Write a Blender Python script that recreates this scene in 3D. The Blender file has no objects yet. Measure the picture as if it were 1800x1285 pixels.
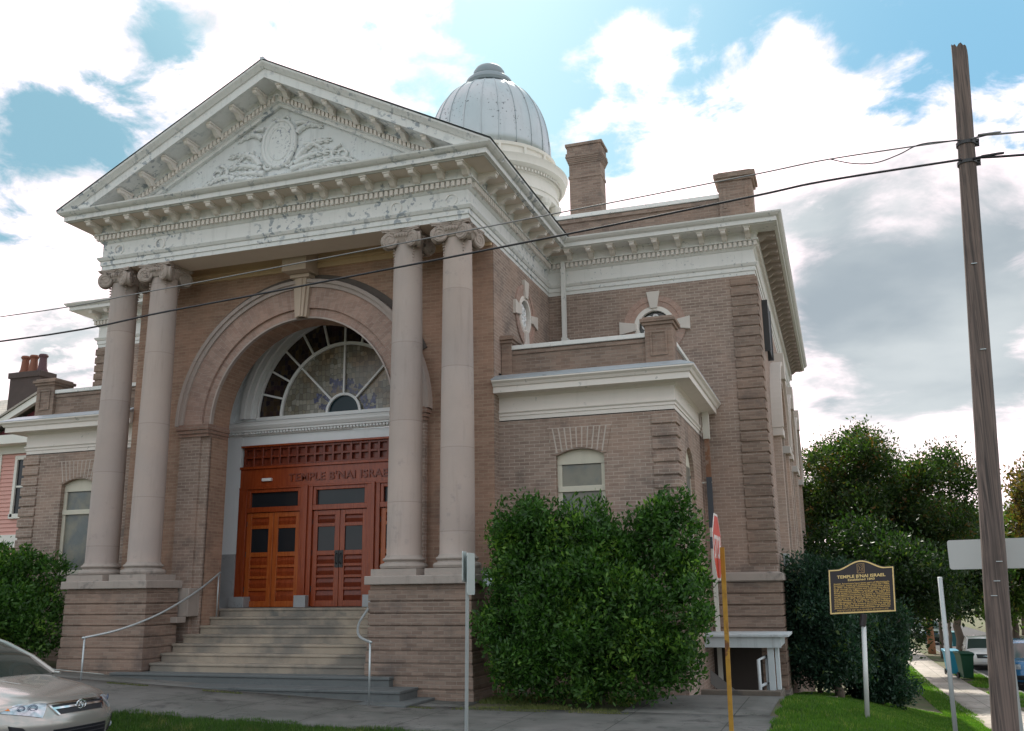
import bpy, bmesh, math, random
import numpy as np
from mathutils import Vector, Matrix
random.seed(7)
RG = np.random.default_rng(11)
SC = bpy.context.scene
COL = SC.collection
pi = math.pi

# ------------------------------------------------------------------ camera
cam = bpy.data.cameras.new('camera')
cam.sensor_width = 36.0
cam.lens = 33.389
cam.clip_end = 3000
camo = bpy.data.objects.new('camera', cam)
COL.objects.link(camo)
Rv, Uv, Bv = (0.94662689, 0.32210314, -0.01212822), (0.08542897, -0.21443023, 0.97299618), (0.31080447, -0.92210045, -0.23050236)
M = Matrix(((Rv[0], Uv[0], Bv[0], 10.7119), (Rv[1], Uv[1], Bv[1], -16.1637), (Rv[2], Uv[2], Bv[2], 1.8676), (0, 0, 0, 1)))
camo.matrix_world = M
SC.camera = camo

# ------------------------------------------------------------------ light
SUN_AZ = math.radians(-16)     # from +y towards +x
SUN_EL = math.radians(46)
sd = Vector((math.sin(SUN_AZ) * math.cos(SUN_EL), math.cos(SUN_AZ) * math.cos(SUN_EL), math.sin(SUN_EL)))
sl = bpy.data.lights.new('sun', 'SUN')
sl.energy = 2.6
sl.angle = math.radians(0.6)
sl.color = (1.0, 0.94, 0.84)
so = bpy.data.objects.new('sun', sl)
COL.objects.link(so)
so.rotation_euler = sd.to_track_quat('Z', 'Y').to_euler()
SC.view_settings.view_transform = 'Standard'
SC.view_settings.look = 'None'
SC.view_settings.exposure = 1.3
SC.view_settings.gamma = 1.0

W = bpy.data.worlds.new('World')
SC.world = W
W.use_nodes = True


class NT:
    """small node-tree helper"""
    def __init__(s, nt):
        s.nt = nt
        s.n = nt.nodes
        s.l = nt.links

    def new(s, t, **k):
        n = s.n.new(t)
        for a, b in k.items():
            setattr(n, a, b)
        return n

    def put(s, sock, v):
        if isinstance(v, bpy.types.NodeSocket):
            s.l.new(v, sock)
        elif v is not None:
            if isinstance(v, (tuple, list)) and len(v) == 3 and sock.type == 'RGBA':
                v = (*v, 1)
            sock.default_value = v

    def math(s, op, a, b=None, c=None, clamp=False):
        n = s.new('ShaderNodeMath', operation=op)
        n.use_clamp = clamp
        for i, v in enumerate((a, b, c)):
            if v is not None:
                s.put(n.inputs[i], v)
        return n.outputs[0]

    def vmath(s, op, a, b=None, out=0):
        n = s.new('ShaderNodeVectorMath', operation=op)
        s.put(n.inputs[0], a)
        if b is not None:
            s.put(n.inputs[1], b)
        return n.outputs[out]

    def mix(s, f, a, b, mode='MIX'):
        n = s.new('ShaderNodeMix', data_type='RGBA', blend_type=mode)
        s.put(n.inputs[0], f)
        s.put(n.inputs[6], a)
        s.put(n.inputs[7], b)
        return n.outputs[2]

    def noise(s, vec, scale, detail=4, rough=.55, dist=0, out=0):
        n = s.new('ShaderNodeTexNoise')
        s.put(n.inputs['Vector'], vec)
        n.inputs['Scale'].default_value = scale
        n.inputs['Detail'].default_value = detail
        n.inputs['Roughness'].default_value = rough
        n.inputs['Distortion'].default_value = dist
        return n.outputs[out]

    def ramp(s, f, lo, hi):
        n = s.new('ShaderNodeMapRange')
        n.interpolation_type = 'SMOOTHSTEP'
        s.put(n.inputs[0], f)
        n.inputs[1].default_value = lo
        n.inputs[2].default_value = hi
        return n.outputs[0]


def world():
    t = NT(W.node_tree)
    bg = t.n['Background']
    bg.inputs[1].default_value = 0.11
    sky = t.new('ShaderNodeTexSky', sky_type='NISHITA')
    sky.sun_disc = False
    sky.sun_elevation = SUN_EL
    sky.sun_rotation = SUN_AZ
    sky.dust_density = 1.0
    tc = t.new('ShaderNodeTexCoord')
    d = tc.outputs['Generated']
    sep = t.new('ShaderNodeSeparateXYZ')
    t.put(sep.inputs[0], d)
    z = t.math('ADD', t.math('MAXIMUM', sep.outputs[2], 0.0), 0.22)
    cmb = t.new('ShaderNodeCombineXYZ')
    t.put(cmb.inputs[0], t.math('DIVIDE', sep.outputs[0], z))
    t.put(cmb.inputs[1], t.math('DIVIDE', sep.outputs[1], z))
    p = cmb.outputs[0]
    n1 = t.noise(p, 2.6, 10, .58, .3)
    n2 = t.noise(p, 9.0, 8, .62, .4)
    f = t.math('ADD', t.math('MULTIPLY', t.math('SUBTRACT', n1, .5), 3.3), t.math('MULTIPLY', t.math('SUBTRACT', n2, .5), 1.5))

    def gauss(f, lst, k):
        # broad cloud banks and clear gaps (direction, spread, weight)
        for v, s, w in lst:
            dist = t.vmath('DISTANCE', d, v, out=1)
            g = t.math('POWER', 2.718, t.math('MULTIPLY', t.math('POWER', t.math('DIVIDE', dist, s), 2.0), -1.0))
            f = t.math('ADD', f, t.math('MULTIPLY', g, w * k))
        return f
    f = gauss(f, CLOUDS, .85)
    mask = t.ramp(f, -0.24, 0.40)
    n3 = t.noise(t.vmath('ADD', p, (3, 7, 1)), 3.0, 8, .6, .4)
    gs = gauss(t.math('MULTIPLY', t.math('SUBTRACT', n3, .5), 2.6), GREYS, 1.0)
    gs = t.math('MULTIPLY', t.ramp(gs, 0.12, 1.05), t.ramp(f, .12, .62))
    blue = t.mix(0.85, sky.outputs[0], (1.65, 2.95, 3.15))
    # toward the right (away from the sun) the clear sky is deeper
    deep = t.ramp(t.vmath('DISTANCE', d, dirpx(1780, 120), out=1), .62, .0)
    blue = t.mix(deep, blue, (1.05, 2.15, 3.05))
    low = t.ramp(t.vmath('DISTANCE', d, dirpx(0, 380), out=1), .45, .1)
    blue = t.mix(low, blue, (1.1, 2.0, 2.5))
    n4 = t.ramp(t.noise(t.vmath('ADD', p, (1, 2, 5)), 4.0, 7, .6), .38, .72)
    white = t.mix(n4, (8.9, 7.0, 7.2), (3.5, 3.4, 3.5))
    n5 = t.ramp(t.noise(t.vmath('ADD', p, (4, 2, 8)), 2.2, 5, .5), .3, .7)
    grey = t.mix(n5, (2.5, 2.7, 2.8), (1.5, 1.75, 1.95))
    cloud = t.mix(gs, white, grey)
    t.put(bg.inputs[0], t.mix(mask, blue, cloud))


def dirpx(px, py):
    v = Vector(Rv) * (px - 900) / 1669.44 - Vector(Uv) * (py - 642.5) / 1669.44 - Vector(Bv)
    return tuple(v.normalized())


CLOUDS = [(dirpx(x, y), s, w) for x, y, s, w in [
    (120, 60, .13, .5), (420, 120, .15, .45), (620, 170, .12, .5), (300, 300, .16, .4), (60, 160, .1, .25), (60, 500, .12, .6), (180, 640, .16, .35),
    (1150, 260, .10, .55), (1300, 300, .1, .5), (1560, 330, .12, .45), (1500, 480, .17, .7), (1600, 620, .2, .7), (1780, 360, .1, .5), (800, 45, .05, .25), (820, 60, .04, .3),
    (1090, 75, .04, .6), (1140, 95, .035, .5), (1410, 95, .045, .6), (1370, 130, .03, .4), (1460, 210, .04, .5), (1600, 60, .05, .3), (1230, 40, .04, .35), (1660, 700, .3, .4), (1000, 90, .018, .4),
    (290, 55, .035, -.62), (340, 90, .04, -.3), (25, 235, .06, -.68), (100, 270, .04, -.4), (15, 430, .05, -.65), (110, 170, .07, -.38), (200, 190, .06, -.42), (200, 270, .04, -.3), (120, 590, .05, -.3), (620, 40, .05, -.3), (150, 130, .09, -.31), (250, 230, .08, -.27), (720, 30, .09, -.55), (430, 20, .06, -.35),
    (1000, 120, .14, -.42), (1300, 60, .2, -.42), (1640, 150, .17, -.62), (900, 20, .12, -.3), (1500, 20, .2, -.3)]]
GREYS = [(dirpx(x, y), s, w) for x, y, s, w in [
    (1480, 500, .10, .72), (1640, 520, .12, .7), (1760, 440, .07, .45), (1560, 620, .09, .35), (1740, 640, .1, .35), (1450, 430, .04, .3),
    (110, 610, .07, .75), (60, 700, .05, .3), (190, 190, .09, .5), (220, 260, .06, .45), (480, 90, .05, .3), (1560, 400, .035, -.2)]]
world()

# ------------------------------------------------------------------ materials
MT = {}


def mat(name, col=(.5, .5, .5), rough=.6, metal=0, var=.12, vs=3.0, spec=.5, bump=0, bs=60, spots=None, streak=0, col2=None, coat=0, drums=0, joints=0):
    if name in MT:
        return MT[name]
    m = bpy.data.materials.new(name)
    m.use_nodes = True
    t = NT(m.node_tree)
    b = t.n['Principled BSDF']
    geo = t.new('ShaderNodeNewGeometry')
    P = geo.outputs['Position']
    c = (*col, 1)
    n = t.noise(P, vs, 6, .6)
    k = t.math('ADD', 1 - var, t.math('MULTIPLY', n, 2 * var))
    hs = t.new('ShaderNodeHueSaturation')
    t.put(hs.inputs['Color'], col if col2 is None else t.mix(t.ramp(t.noise(P, vs * .6, 5, .6), .38, .62), col, col2))
    t.put(hs.inputs['Value'], k)
    c = hs.outputs[0]
    if streak:
        mp = t.vmath('MULTIPLY', P, (5, 5, .5))
        s_ = t.ramp(t.noise(mp, 1.3, 6, .65), .5, .8)
        c = t.mix(t.math('MULTIPLY', s_, streak), c, tuple(x * .45 for x in col))
    if spots:
        sc_, lo, hi, scol = spots
        s_ = t.ramp(t.noise(P, sc_, 5, .62), lo, hi)
        big = t.ramp(t.noise(P, sc_ * .13, 3, .5), .42, .62)
        c = t.mix(t.math('MULTIPLY', s_, big), c, scol)
    if drums:     # separate stone drums, each with its own tone and a thin joint
        sp = t.new('ShaderNodeSeparateXYZ')
        t.put(sp.inputs[0], P)
        ix = t.math('FLOOR', t.math('SUBTRACT', sp.outputs[0], .5))
        zz = t.math('ADD', t.math('DIVIDE', sp.outputs[2], 1.55), t.math('MULTIPLY', ix, .37))
        wn = t.new('ShaderNodeTexWhiteNoise', noise_dimensions='2D')
        cb = t.new('ShaderNodeCombineXYZ')
        t.put(cb.inputs[0], ix)
        t.put(cb.inputs[1], t.math('FLOOR', zz))
        t.put(wn.inputs['Vector'], cb.outputs[0])
        h2 = t.new('ShaderNodeHueSaturation')
        t.put(h2.inputs['Color'], c)
        t.put(h2.inputs['Value'], t.math('ADD', .92, t.math('MULTIPLY', wn.outputs[0], .12)))
        j = t.math('LESS_THAN', t.math('FRACT', zz), .008)
        c = t.mix(t.math('MULTIPLY', j, .35), h2.outputs[0], (.15, .12, .11))
    if joints:
        sp = t.new('ShaderNodeSeparateXYZ')
        t.put(sp.inputs[0], P)
        j = t.math('LESS_THAN', t.math('FRACT', t.math('DIVIDE', sp.outputs[0], joints)), .012)
        j2 = t.math('LESS_THAN', t.math('FRACT', t.math('ADD', t.math('DIVIDE', sp.outputs[1], joints), .35)), .012)
        crk = t.ramp(t.math('ABSOLUTE', t.math('SUBTRACT', t.noise(P, 1.1, 6, .55, .6), .5)), .006, .0)
        c = t.mix(t.math('MULTIPLY', t.math('MAXIMUM', t.math('MAXIMUM', j, j2), t.math('MULTIPLY', crk, .8)), .75), c, (.03, .03, .025))
    t.put(b.inputs['Base Color'], c)
    b.inputs['Roughness'].default_value = rough
    b.inputs['Metallic'].default_value = metal
    b.inputs['Specular IOR Level'].default_value = spec
    b.inputs['Coat Weight'].default_value = coat
    if bump:
        bp = t.new('ShaderNodeBump')
        bp.inputs['Strength'].default_value = bump
        bp.inputs['Distance'].default_value = .02
        t.put(bp.inputs['Height'], t.noise(P, bs, 5, .6))
        t.put(b.inputs['Normal'], bp.outputs[0])
    MT[name] = m
    return m


def brickmat(name, c1, c2, mortar, uv=False, stain=.35, scol=(.10, .085, .08), bw=.21, rh=.07, ms=.007, bands=0):
    if name in MT:
        return MT[name]
    m = bpy.data.materials.new(name)
    m.use_nodes = True
    t = NT(m.node_tree)
    b = t.n['Principled BSDF']
    geo = t.new('ShaderNodeNewGeometry')
    P = geo.outputs['Position']
    if uv:
        v = t.new('ShaderNodeTexCoord').outputs['UV']
    else:
        s = t.new('ShaderNodeSeparateXYZ')
        t.put(s.inputs[0], P)
        c = t.new('ShaderNodeCombineXYZ')
        t.put(c.inputs[0], t.math('ADD', s.outputs[0], s.outputs[1]))
        t.put(c.inputs[1], s.outputs[2])
        v = c.outputs[0]
    br = t.new('ShaderNodeTexBrick')
    t.put(br.inputs['Vector'], v)
    t.put(br.inputs['Color1'], c1)
    t.put(br.inputs['Color2'], c2)
    t.put(br.inputs['Mortar'], mortar)
    br.inputs['Scale'].default_value = 1
    br.inputs['Mortar Size'].default_value = ms
    br.inputs['Mortar Smooth'].default_value = .2
    br.inputs['Brick Width'].default_value = bw
    br.inputs['Row Height'].default_value = rh
    n1 = t.noise(P, 1.1, 8, .65)
    n2 = t.noise(t.vmath('MULTIPLY', P, (3.2, 3.2, 22)), 1.0, 3, .6)
    c = t.mix(t.math('MULTIPLY', t.ramp(n2, .42, .72), .4), br.outputs[0], tuple(x * .6 for x in c1))
    c = t.mix(t.math('MULTIPLY', t.ramp(t.noise(t.vmath('ADD', P, (9, 3, 5)), .8, 5, .6), .45, .65), .35), c, tuple(x * k for x, k in zip(c2, (1.25, 1.12, 1.05))))
    c = t.mix(t.math('MULTIPLY', t.ramp(n1, .5, .74), stain), c, scol)
    # pale mortar smears
    w = t.ramp(t.noise(t.vmath('MULTIPLY', P, (2, 2, 12)), 2.6, 5, .7), .66, .78)
    c = t.mix(t.math('MULTIPLY', w, .25), c, (.6, .55, .5))
    t.put(b.inputs['Base Color'], c)
    b.inputs['Roughness'].default_value = .88
    b.inputs['Specular IOR Level'].default_value = .25
    bp = t.new('ShaderNodeBump')
    bp.inputs['Strength'].default_value = .5
    bp.inputs['Distance'].default_value = .012
    t.put(bp.inputs['Height'], t.math('ADD', br.outputs['Fac'], t.math('MULTIPLY', t.noise(P, 30, 3), -.5)))
    bp.invert = True
    t.put(b.inputs['Normal'], bp.outputs[0])
    MT[name] = m
    return m


def leafmat(name, c1, c2, c3=None, trans=.35, frac3=.12):
    if name in MT:
        return MT[name]
    m = bpy.data.materials.new(name)
    m.use_nodes = True
    t = NT(m.node_tree)
    out = t.n['Material Output']
    b = t.n['Principled BSDF']
    geo = t.new('ShaderNodeNewGeometry')
    r = geo.outputs['Random Per Island']
    c = t.mix(r, c1, c2)
    if c3:
        c = t.mix(t.math('MULTIPLY', t.ramp(t.noise(geo.outputs['Position'], 1.3, 3), .5, .62), t.math('GREATER_THAN', t.math('FRACT', t.math('MULTIPLY', r, 17.3)), 1 - frac3)), c, c3)
    big = t.noise(geo.outputs['Position'], 1.7, 2)
    hs = t.new('ShaderNodeHueSaturation')
    t.put(hs.inputs['Color'], c)
    t.put(hs.inputs['Value'], t.math('ADD', .55, t.math('MULTIPLY', big, .9)))
    c = hs.outputs[0]
    t.put(b.inputs['Base Color'], c)
    b.inputs['Roughness'].default_value = .5
    b.inputs['Specular IOR Level'].default_value = .35
    tr = t.new('ShaderNodeBsdfTranslucent')
    t.put(tr.inputs[0], t.mix(1.0, c, (1.6, 1.9, .7), 'MULTIPLY'))
    mx = t.new('ShaderNodeMixShader')
    mx.inputs[0].default_value = trans
    t.l.new(b.outputs[0], mx.inputs[1])
    t.l.new(tr.outputs[0], mx.inputs[2])
    t.l.new(mx.outputs[0], out.inputs[0])
    MT[name] = m
    return m


def glassmat(name, col=(.03, .035, .04), rough=.06, spec=.6):
    return mat(name, col, rough, 0, .25, 1.5, spec)


BRK = brickmat('brick_tan', (.262, .190, .156), (.36, .27, .222), (.45, .38, .325), stain=.6)
BRKP = brickmat('brick_porch', (.325, .205, .15), (.415, .27, .2), (.43, .32, .24), stain=.4)  # orange light reflected under the porch is mixed into this brick colour
BRKUV = brickmat('brick_arch', (.33, .225, .19), (.43, .30, .25), (.42, .33, .28), uv=True, stain=.3, bw=.2, rh=.105)
BRKD = brickmat('brick_dirty', (.205, .145, .115), (.30, .22, .175), (.29, .235, .195), stain=.7)
STONE = mat('stone_column', (.44, .36, .318), .8, 0, .16, .7, .3, .15, 40, streak=.3, col2=(.42, .355, .325), spots=(7, .55, .75, (.34, .29, .27)), drums=1)
STONED = mat('stone_stained', (.36, .31, .275), .85, 0, .2, 1.4, .3, .25, 30, streak=.45, spots=(4, .5, .75, (.10, .10, .10)))
STEP = mat('stone_step', (.36, .30, .235), .8, 0, .18, 1.6, .3, .2, 30, col2=(.20, .18, .155), spots=(3, .5, .8, (.13, .13, .12)))
STEPB = mat('stone_step_grey', (.13, .14, .14), .8, 0, .2, 1.6, .3, .2, 30, spots=(3, .5, .8, (.07, .075, .08)))
PAINT = mat('white_paint', (.72, .71, .68), .6, 0, .05, 1.2, .35, .05, 30, spots=(13, .60, .66, (.36, .38, .39)), streak=.22)
PAINTP = mat('white_paint_peeling', (.70, .70, .68), .65, 0, .06, 1.2, .35, .12, 30, spots=(7, .54, .60, (.30, .33, .36)), streak=.5)
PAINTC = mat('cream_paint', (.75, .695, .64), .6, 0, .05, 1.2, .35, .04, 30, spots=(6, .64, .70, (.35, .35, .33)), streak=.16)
PLAST = mat('grey_white_plaster', (.78, .80, .82), .7, 0, .06, 1.0, .3, streak=.15)
SOFF = mat('soffit_bounce_tint', (.72, .62, .53), .7, 0, .1, 1.2, .3, streak=.1)  # warm light bounced off the brick is put into this soffit colour
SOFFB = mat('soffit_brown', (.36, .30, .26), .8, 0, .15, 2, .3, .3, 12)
METAL = mat('roof_metal', (.42, .45, .46), .45, .6, .15, 1.5, .5, spots=(4, .55, .65, (.15, .15, .16)))
DOME = mat('dome_silver_paint', (.46, .50, .515), .42, .45, .12, .9, .5, spots=(9, .60, .64, (.12, .13, .14)), streak=.25)
DOMED = mat('dome_finial_paint', (.24, .28, .30), .5, .35, .15, 1.5, .5)
DARKM = mat('dark_metal', (.05, .05, .052), .5, .3)
GREYM = mat('galvanised', (.48, .52, .53), .45, .6, .15, 4)
WOODD = None


def woodmat(name, c1, c2, rough=.32, sc=(14, 14, 1.2)):
    m = bpy.data.materials.new(name)
    m.use_nodes = True
    t = NT(m.node_tree)
    b = t.n['Principled BSDF']
    P = t.new('ShaderNodeNewGeometry').outputs['Position']
    n = t.noise(t.vmath('MULTIPLY', P, sc), 1.5, 7, .6, .8)
    c = t.mix(t.ramp(n, .3, .7), c1, c2)
    c = t.mix(t.math('MULTIPLY', t.ramp(t.noise(P, 1.3, 4), .5, .8), .4), c, tuple(x * .55 for x in c1))
    t.put(b.inputs['Base Color'], c)
    b.inputs['Roughness'].default_value = rough
    bp = t.new('ShaderNodeBump')
    bp.inputs['Strength'].default_value = .15
    bp.inputs['Distance'].default_value = .01
    t.put(bp.inputs['Height'], n)
    t.put(b.inputs['Normal'], bp.outputs[0])
    MT[name] = m
    return m


WOOD = woodmat('door_wood', (.24, .038, .010), (.34, .065, .017), .25)
WOODL = woodmat('door_wood_orange', (.34, .07, .015), (.46, .115, .025), .25)
WOODK = woodmat('door_wood_dark', (.15, .025, .010), (.22, .040, .014))
POLEW = woodmat('pole_wood', (.055, .045, .042), (.20, .148, .125), .85, (26, 26, .35))
GLASS = glassmat('dark_glass', (.02, .022, .026), .12, .35)
FROST = mat('frosted_glass', (.12, .135, .135), .3, 0, .3, 3.5, .5, col2=(.20, .19, .15))


# ------------------------------------------------------------------ mesh helper
class MB:
    def __init__(s):
        s.v = []
        s.f = []
        s.uv = {}
        s.mi = []
        s.cur = 0
        s.marks = []

    def mark(s):
        if s.f:
            s.marks.append((len(s.v), len(s.f)))
        return s

    def face(s, idx, uv=None):
        if uv:
            s.uv[len(s.f)] = uv
        s.f.append(idx)
        s.mi.append(s.cur)

    def poly(s, pts, uv=None):
        b = len(s.v)
        s.v += [tuple(p) for p in pts]
        s.face(list(range(b, b + len(pts))), uv)

    def box(s, x0, x1, y0, y1, z0, z1):
        b = len(s.v)
        s.v += [(x0, y0, z0), (x1, y0, z0), (x1, y1, z0), (x0, y1, z0), (x0, y0, z1), (x1, y0, z1), (x1, y1, z1), (x0, y1, z1)]
        for q in ((3, 2, 1, 0), (4, 5, 6, 7), (0, 1, 5, 4), (1, 2, 6, 5), (2, 3, 7, 6), (3, 0, 4, 7)):
            s.face([b + i for i in q])
        return s

    def prism(s, poly, fn, d0, d1):
        """poly [(u,v)], fn(u,v,d)->xyz"""
        n = len(poly)
        b = len(s.v)
        s.v += [fn(u, v, d0) for u, v in poly] + [fn(u, v, d1) for u, v in poly]
        s.face([b + i for i in range(n)])
        s.face([b + n + i for i in reversed(range(n))])
        for i in range(n):
            j = (i + 1) % n
            s.face([b + i, b + n + i, b + n + j, b + j])
        return s

    def lathe(s, prof, c=(0, 0), seg=32, z0=0, cap=True):
        b = len(s.v)
        for r, z in prof:
            for k in range(seg):
                a = 2 * pi * k / seg
                s.v.append((c[0] + r * math.cos(a), c[1] + r * math.sin(a), z0 + z))
        for i in range(len(prof) - 1):
            for k in range(seg):
                k2 = (k + 1) % seg
                s.face([b + i * seg + k, b + i * seg + k2, b + (i + 1) * seg + k2, b + (i + 1) * seg + k])
        if cap:
            s.face([b + k for k in reversed(range(seg))])
            s.face([b + (len(prof) - 1) * seg + k for k in range(seg)])
        return s

    def tube(s, pts, r, seg=8, r2=None, flat=None):
        pts = [Vector(p) for p in pts]
        n = len(pts)
        b = len(s.v)
        up = None
        for i, p in enumerate(pts):
            d = (pts[min(i + 1, n - 1)] - pts[max(i - 1, 0)]).normalized()
            if up is None:
                up = Vector((0, 0, 1)) if abs(d.z) < .9 else Vector((1, 0, 0))
            a = d.cross(up).normalized()
            up = a.cross(d).normalized()
            rr = r if r2 is None else r + (r2 - r) * i / max(1, n - 1)
            for k in range(seg):
                t = 2 * pi * k / seg
                s.v.append(tuple(p + a * math.cos(t) * rr + up * math.sin(t) * rr))
        for i in range(n - 1):
            for k in range(seg):
                k2 = (k + 1) % seg
                s.face([b + i * seg + k, b + i * seg + k2, b + (i + 1) * seg + k2, b + (i + 1) * seg + k])
        s.face([b + k for k in reversed(range(seg))])
        s.face([b + (n - 1) * seg + k for k in range(seg)])
        return s

    def sweep(s, path, prof, closed=False, capends=True):
        """path [(x,y)], outward is to the right of travel; prof [(out,z)]"""
        n = len(path)
        b = len(s.v)
        P = [Vector(p) for p in path]
        m = len(prof)
        for i in range(n):
            if closed:
                a, c = P[i - 1], P[(i + 1) % n]
            else:
                a, c = (P[i - 1] if i else None), (P[i + 1] if i < n - 1 else None)
            d1 = (P[i] - a).normalized() if a is not None else None
            d2 = (c - P[i]).normalized() if c is not None else None
            if d1 is None:
                d1 = d2
            if d2 is None:
                d2 = d1
            n1 = Vector((d1.y, -d1.x))
            n2 = Vector((d2.y, -d2.x))
            mt = (n1 + n2).normalized()
            mt = mt / max(.2, mt.dot(n1))
            for o, z in prof:
                q = P[i] + mt * o
                s.v.append((q.x, q.y, z))
        for i in range(n if closed else n - 1):
            j = (i + 1) % n
            for k in range(m - 1):
                s.face([b + i * m + k, b + j * m + k, b + j * m + k + 1, b + i * m + k + 1])
        if not closed and capends:
            s.face([b + k for k in range(m)])
            s.face([b + (n - 1) * m + k for k in reversed(range(m))])
        return s

    def ring(s, fn, uc, vc, r0, r1, d0, d1, a0=0, a1=pi, n=40, uvs=True, ky=1.0):
        for i in range(n):
            a, c = a0 + (a1 - a0) * i / n, a0 + (a1 - a0) * (i + 1) / n
            q = lambda r, t, d: fn(uc + r * math.cos(t), vc + ky * r * math.sin(t), d)
            rm = (r0 + r1) / 2
            s.poly([q(r0, a, d0), q(r1, a, d0), q(r1, c, d0), q(r0, c, d0)], [(r0, a * rm), (r1, a * rm), (r1, c * rm), (r0, c * rm)])
            s.poly([q(r1, a, d0), q(r1, a, d1), q(r1, c, d1), q(r1, c, d0)], [(d0, a * r1), (d1, a * r1), (d1, c * r1), (d0, c * r1)])
            s.poly([q(r0, a, d1), q(r0, a, d0), q(r0, c, d0), q(r0, c, d1)], [(d1, a * r0), (d0, a * r0), (d0, c * r0), (d1, c * r0)])
        if a1 - a0 < 2 * pi - .01:
            for t in (a0, a1):
                s.poly([q(r0, t, d0), q(r1, t, d0), q(r1, t, d1), q(r0, t, d1)], [(0, 0), (.1, 0), (.1, .1), (0, .1)])
        return s

    def build(s, name, m, parent=None, smooth=False, bevel=0, auto=None, recalc=True, sub=0, weld=False):
        if s.marks:
            cuts = [(0, 0)] + s.marks + [(len(s.v), len(s.f))]
            outs = []
            for (va, fa), (vb, fb) in zip(cuts[:-1], cuts[1:]):
                if fb <= fa:
                    continue
                q = MB()
                q.v = s.v[va:vb]
                q.f = [[i - va for i in f] for f in s.f[fa:fb]]
                q.mi = s.mi[fa:fb]
                q.uv = {k - fa: u for k, u in s.uv.items() if fa <= k < fb}
                outs.append(q.build(name, m, parent, smooth, bevel, auto, recalc, sub, weld))
            return outs[0]
        me = bpy.data.meshes.new(name)
        me.from_pydata(s.v, [], s.f)
        ms = m if isinstance(m, (list, tuple)) else [m]
        for x in ms:
            me.materials.append(x)
        if len(ms) > 1:
            me.polygons.foreach_set('material_index', s.mi)
        if s.uv:
            ul = me.uv_layers.new(name='UVMap')
            for fi, uv in s.uv.items():
                p = me.polygons[fi]
                for k, li in enumerate(p.loop_indices):
                    ul.data[li].uv = uv[k]
        if recalc:
            bm = bmesh.new()
            bm.from_mesh(me)
            if bevel or sub or weld or auto:
                bmesh.ops.remove_doubles(bm, verts=bm.verts, dist=1e-5)
            bmesh.ops.recalc_face_normals(bm, faces=bm.faces)
            bm.to_mesh(me)
            bm.free()
        o = bpy.data.objects.new(name, me)
        COL.objects.link(o)
        if parent is not None:
            o.parent = parent
            o.matrix_parent_inverse = parent_inv(parent)
        if smooth or auto:
            me.polygons.foreach_set('use_smooth', [True] * len(me.polygons))
            if auto:
                me.set_sharp_from_angle(angle=auto)
        if bevel:
            md = o.modifiers.new('Bevel', 'BEVEL')
            md.width = bevel
            md.segments = 2
            md.limit_method = 'ANGLE'
        if sub:
            md = o.modifiers.new('Sub', 'SUBSURF')
            md.levels = md.render_levels = sub
        return o


def wmat(o):
    m = Matrix.LocRotScale(o.location, o.rotation_euler, o.scale)
    if o.parent:
        return wmat(o.parent) @ o.matrix_parent_inverse @ m
    return m


def parent_inv(p):
    # geometry given in the root's local frame for movable things, world for fixed ones
    return Matrix() if p.get('local') else wmat(p).inverted()


def thing(name, label, cat, loc=(0, 0, 0), rz=0, group=None, local=False):
    o = bpy.data.objects.new(name, None)
    COL.objects.link(o)
    o.location = loc
    o.rotation_euler = (0, 0, rz)
    o['label'] = label
    o['category'] = cat
    if group:
        o['group'] = group
    if local:
        o['local'] = 1
    return o


def tag(o, label, cat, group=None):
    o['label'] = label
    o['category'] = cat
    if group:
        o['group'] = group
    return o


def loc(p):
    """mark a part of a local thing as local too"""
    p['local'] = 1
    return p


def struct(o, kind='structure'):
    o['kind'] = kind
    return o


def dup(root, location=None, rz=None, label=None, group=None):
    r = root.copy()
    COL.objects.link(r)
    if location is not None:
        r.location = location
    if rz is not None:
        r.rotation_euler = (0, 0, rz)
    if label:
        r['label'] = label
    if group:
        r['group'] = group
    for ch in list(root.children):
        c = ch.copy()
        COL.objects.link(c)
        c.parent = r
        for g in list(ch.children):
            d = g.copy()
            COL.objects.link(d)
            d.parent = c
    return r


def front(y0):
    return lambda u, v, d: (u, y0 + d, v)


def right(x0):
    return lambda u, v, d: (x0 - d, u, v)


def left(x0):
    return lambda u, v, d: (x0 + d, u, v)


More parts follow.
